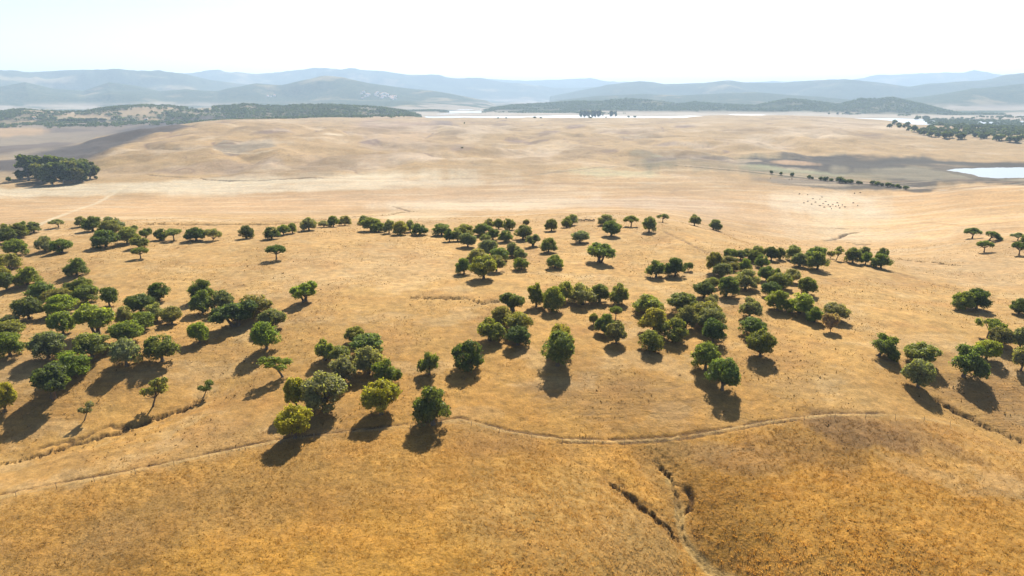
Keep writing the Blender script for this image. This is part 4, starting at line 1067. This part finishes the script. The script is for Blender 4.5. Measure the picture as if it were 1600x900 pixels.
# ------------------------------------------------------------------ fence along the path
FL = LINE_PTS[0]
seg = np.hypot(*np.diff(FL[:, :2], axis=0).T); cum = np.r_[0, np.cumsum(seg)]
root = bpy.data.objects.new('wire_fence', None); COL.objects.link(root); root.location = FL[len(FL) // 2]
tag(root, 'thin wire fence on wooden posts following the winding foreground path', 'fence')
off = Vector(root.location)
pv, pf = tube([(0, 0, -.3), (0, 0, .6), (0.02, 0, 1.25), (0.02, 0, 1.28)], [.045, .04, .035, .02], 7)
post_me = np_mesh('post', pv, pf, [M_POST])
tops = []
npst = 30
for k in range(npst):
    s_ = cum[-1] * (k + .5) / npst
    x = np.interp(s_, cum, FL[:, 0]) + random.uniform(-.2, .2); y = np.interp(s_, cum, FL[:, 1]) - 1.3 + random.uniform(-.2, .2)
    z = float(zsurf(x, y))
    o = link('post', post_me, root); o.location = Vector((x, y, z)) - off
    o.rotation_euler = (random.uniform(-.07, .07), random.uniform(-.07, .07), random.uniform(0, 3)); o.scale = (1, 1, random.uniform(.9, 1.12))
    tops.append(np.array([x, y, z]) - np.array(off))
for hz_ in (.45, .8, 1.12):
    v, f = tube([p + np.array([0, 0, hz_]) for p in tops], [.006] * len(tops), 4)
    link('wire', np_mesh('wire', v, f, [M_WIRE]), root)

# ------------------------------------------------------------------ grazing animals
def animal_mesh(seed, head_down):
    sk = bpy.data.meshes.new('sheep')
    hd = [(.62, 0, .74, .10), (.78, 0, .45 if head_down else .86, .095), (.90, 0, .26 if head_down else .82, .06)]
    pts = [(-.52, 0, .72, .19), (-.15, 0, .70, .25), (.25, 0, .70, .25), (.48, 0, .74, .17)] + hd
    ed = [(0, 1), (1, 2), (2, 3), (3, 4), (4, 5), (5, 6)]
    for bx, par in ((-.46, 0), (.36, 3)):
        for sy in (-1, 1):
            i = len(pts); pts += [(bx, .13 * sy, .48, .085), (bx + (.05 if par == 0 else -.02), .14 * sy, .24, .05), (bx, .14 * sy, .02, .045)]
            ed += [(par, i), (i, i + 1), (i + 1, i + 2)]
    i = len(pts); pts += [(-.68, 0, .66, .05)]; ed.append((0, i))
    for sy in (-1, 1):
        i = len(pts); p5 = pts[5]; pts += [(p5[0] - .04, .13 * sy, p5[2] + .06, .03)]; ed.append((5, i))
    sk.from_pydata([p[:3] for p in pts], ed, [])
    o = bpy.data.objects.new('sheep_skeleton', sk); COL.objects.link(o)
    m = o.modifiers.new('skin', 'SKIN'); sv_ = sk.skin_vertices[0].data
    for q, p in zip(sv_, pts): q.radius = (p[3], p[3])
    sv_[1].use_root = True
    s2 = o.modifiers.new('sub', 'SUBSURF'); s2.levels = 1; s2.render_levels = 1
    dg = bpy.context.evaluated_depsgraph_get(); me = bpy.data.meshes.new_from_object(o.evaluated_get(dg)); me.name = 'sheep'
    bpy.data.objects.remove(o); me.materials.clear(); me.materials.append(M_FLEECE)
    return me
AN = [animal_mesh(1, True), animal_mesh(2, False)]
def herd(pts, scale, group, label):
    G_ = ground_at([p[0] for p in pts], [p[1] for p in pts])
    for k, P in enumerate(G_):
        o = link('sheep', AN[k % 3 == 0]); o.location = (P[0], P[1], float(zsurf(P[0], P[1])) + .0); o.rotation_euler = (0, 0, random.uniform(0, 6.28)); o.scale = (scale,) * 3
        tag(o, label, 'sheep', group)
herd([(1256,318),(1262,315.5),(1268,320),(1274,317),(1281,322.5),(1286,319),(1290,316),(1294,321),(1297,324),(1301,320.5),(1306,323),(1308,318),(1310,322),(1312,326),(1316,321),(1320,324.5),(1299,327),(1288,325),(1270,311.5),(1281,312),(1284,309),(1333,318),(1340,322)], 1.3,
     'dark animals in the herd on the pale plain', 'dark sheep of the herd scattered over the pale far plain')
herd([(905,346),(908.5,345.6),(912,346.3),(915.5,345.2),(918,346),(921.5,345.8),(925,346.6),(928,345.4)], 1.2, 'animals in file between the far trees', 'dark sheep in a file between two far trees')
herd([(1204,279),(1233,281),(1237,280.5),(1249,304),(1262,305),(1335,303),(1344,302)], 1.4, 'animals grazing below the hedge track', 'dark sheep grazing apart near the hedge track')

# ------------------------------------------------------------------ white houses far away
def house_mesh():
    a, b, h, rf = 7, 5, 5.5, 2.3
    V = [(-a, -b, -6), (a, -b, -6), (a, b, -6), (-a, b, -6), (-a, -b, h), (a, -b, h), (a, b, h), (-a, b, h), (-a, 0, h + rf), (a, 0, h + rf)]
    w = [(0, 1, 5, 4), (1, 2, 6, 5), (2, 3, 7, 6), (3, 0, 4, 7), (4, 7, 8), (5, 9, 6)]
    e = .5
    R_ = [(-a - e, -b - e, h - .2), (a + e, -b - e, h - .2), (a + e, 0, h + rf + .1), (-a - e, 0, h + rf + .1), (a + e, b + e, h - .2), (-a - e, b + e, h - .2)]
    n0 = len(V)
    rfaces = [(n0, n0 + 1, n0 + 2, n0 + 3), (n0 + 3, n0 + 2, n0 + 4, n0 + 5)]
    # window and door openings as shallow boxes
    D = []; 
    me = bpy.data.meshes.new('white_house'); me.from_pydata(V + R_, [], w + rfaces); me.materials.append(M_WHITEWASH); me.materials.append(M_TILE)
    for p in me.polygons: p.material_index = 1 if p.index >= len(w) else 0
    me.update(); return me
HM = house_mesh()
def houses(pts, group, label, s=1.0):
    G_ = ground_at([p[0] for p in pts], [p[1] for p in pts])
    for P in G_:
        o = link('white_house', HM); o.location = (P[0], P[1], float(zsurf(P[0], P[1])) + 1); o.rotation_euler = (0, 0, random.uniform(-.6, .6)); q = s * random.uniform(.8, 1.3); o.scale = (q, q, q)
        tag(o, label, 'house', group)
gv = np.random.default_rng(5)
houses([(570 + 40 * gv.random() + 18 * gv.normal() * .5, 146 + 8 * gv.random() + 2 * gv.normal()) for _ in range(30)] + [(612 + 3 * gv.normal(), 153 + 1.5 * gv.normal()) for _ in range(14)],
       'white houses of the hillside village', 'tiny white house of the hazy hillside village left of centre', 1.5)
houses([(418 + 22 * gv.random(), 150.5 + gv.normal() * .6) for _ in range(8)], 'white houses left of the village', 'tiny white house in the hazy row left of the village', 1.3)
houses([(228.5,187)], 'far farm houses', 'pale farm house beside the far tree row at left', .9)
houses([(53,186)], 'far farm houses', 'white tower-like farm house on the far left flats', .9)

# ------------------------------------------------------------------ haze: one closed box of even air
def haze_box():
    k = NT('haze'); v = k.n('ShaderNodeVolumePrincipled')
    v.inputs['Color'].default_value = (*HAZE_COLOR, 1); v.inputs['Density'].default_value = HAZE_DENSITY
    v.inputs['Density Attribute'].default_value = ''; v.inputs['Anisotropy'].default_value = 0.0
    k.l(v.outputs[0], k.out.inputs['Volume'])
    zl, zh = float(Z.min()) - 1.0, max(float(Z.max()), CAMZ) + 40
    X0, Y0, Y1 = 28500, -3000, 28500
    V = [(x, y, z) for z in (zl, zh) for x, y in ((-X0, Y0), (X0, Y0), (X0, Y1), (-X0, Y1))]
    F = [(3, 2, 1, 0), (4, 5, 6, 7), (0, 1, 5, 4), (1, 2, 6, 5), (2, 3, 7, 6), (3, 0, 4, 7)]
    me = bpy.data.meshes.new('haze'); me.from_pydata(V, [], F); me.materials.append(k.m); me.update()
    tag(link('haze', me), kind='stuff')
haze_box()
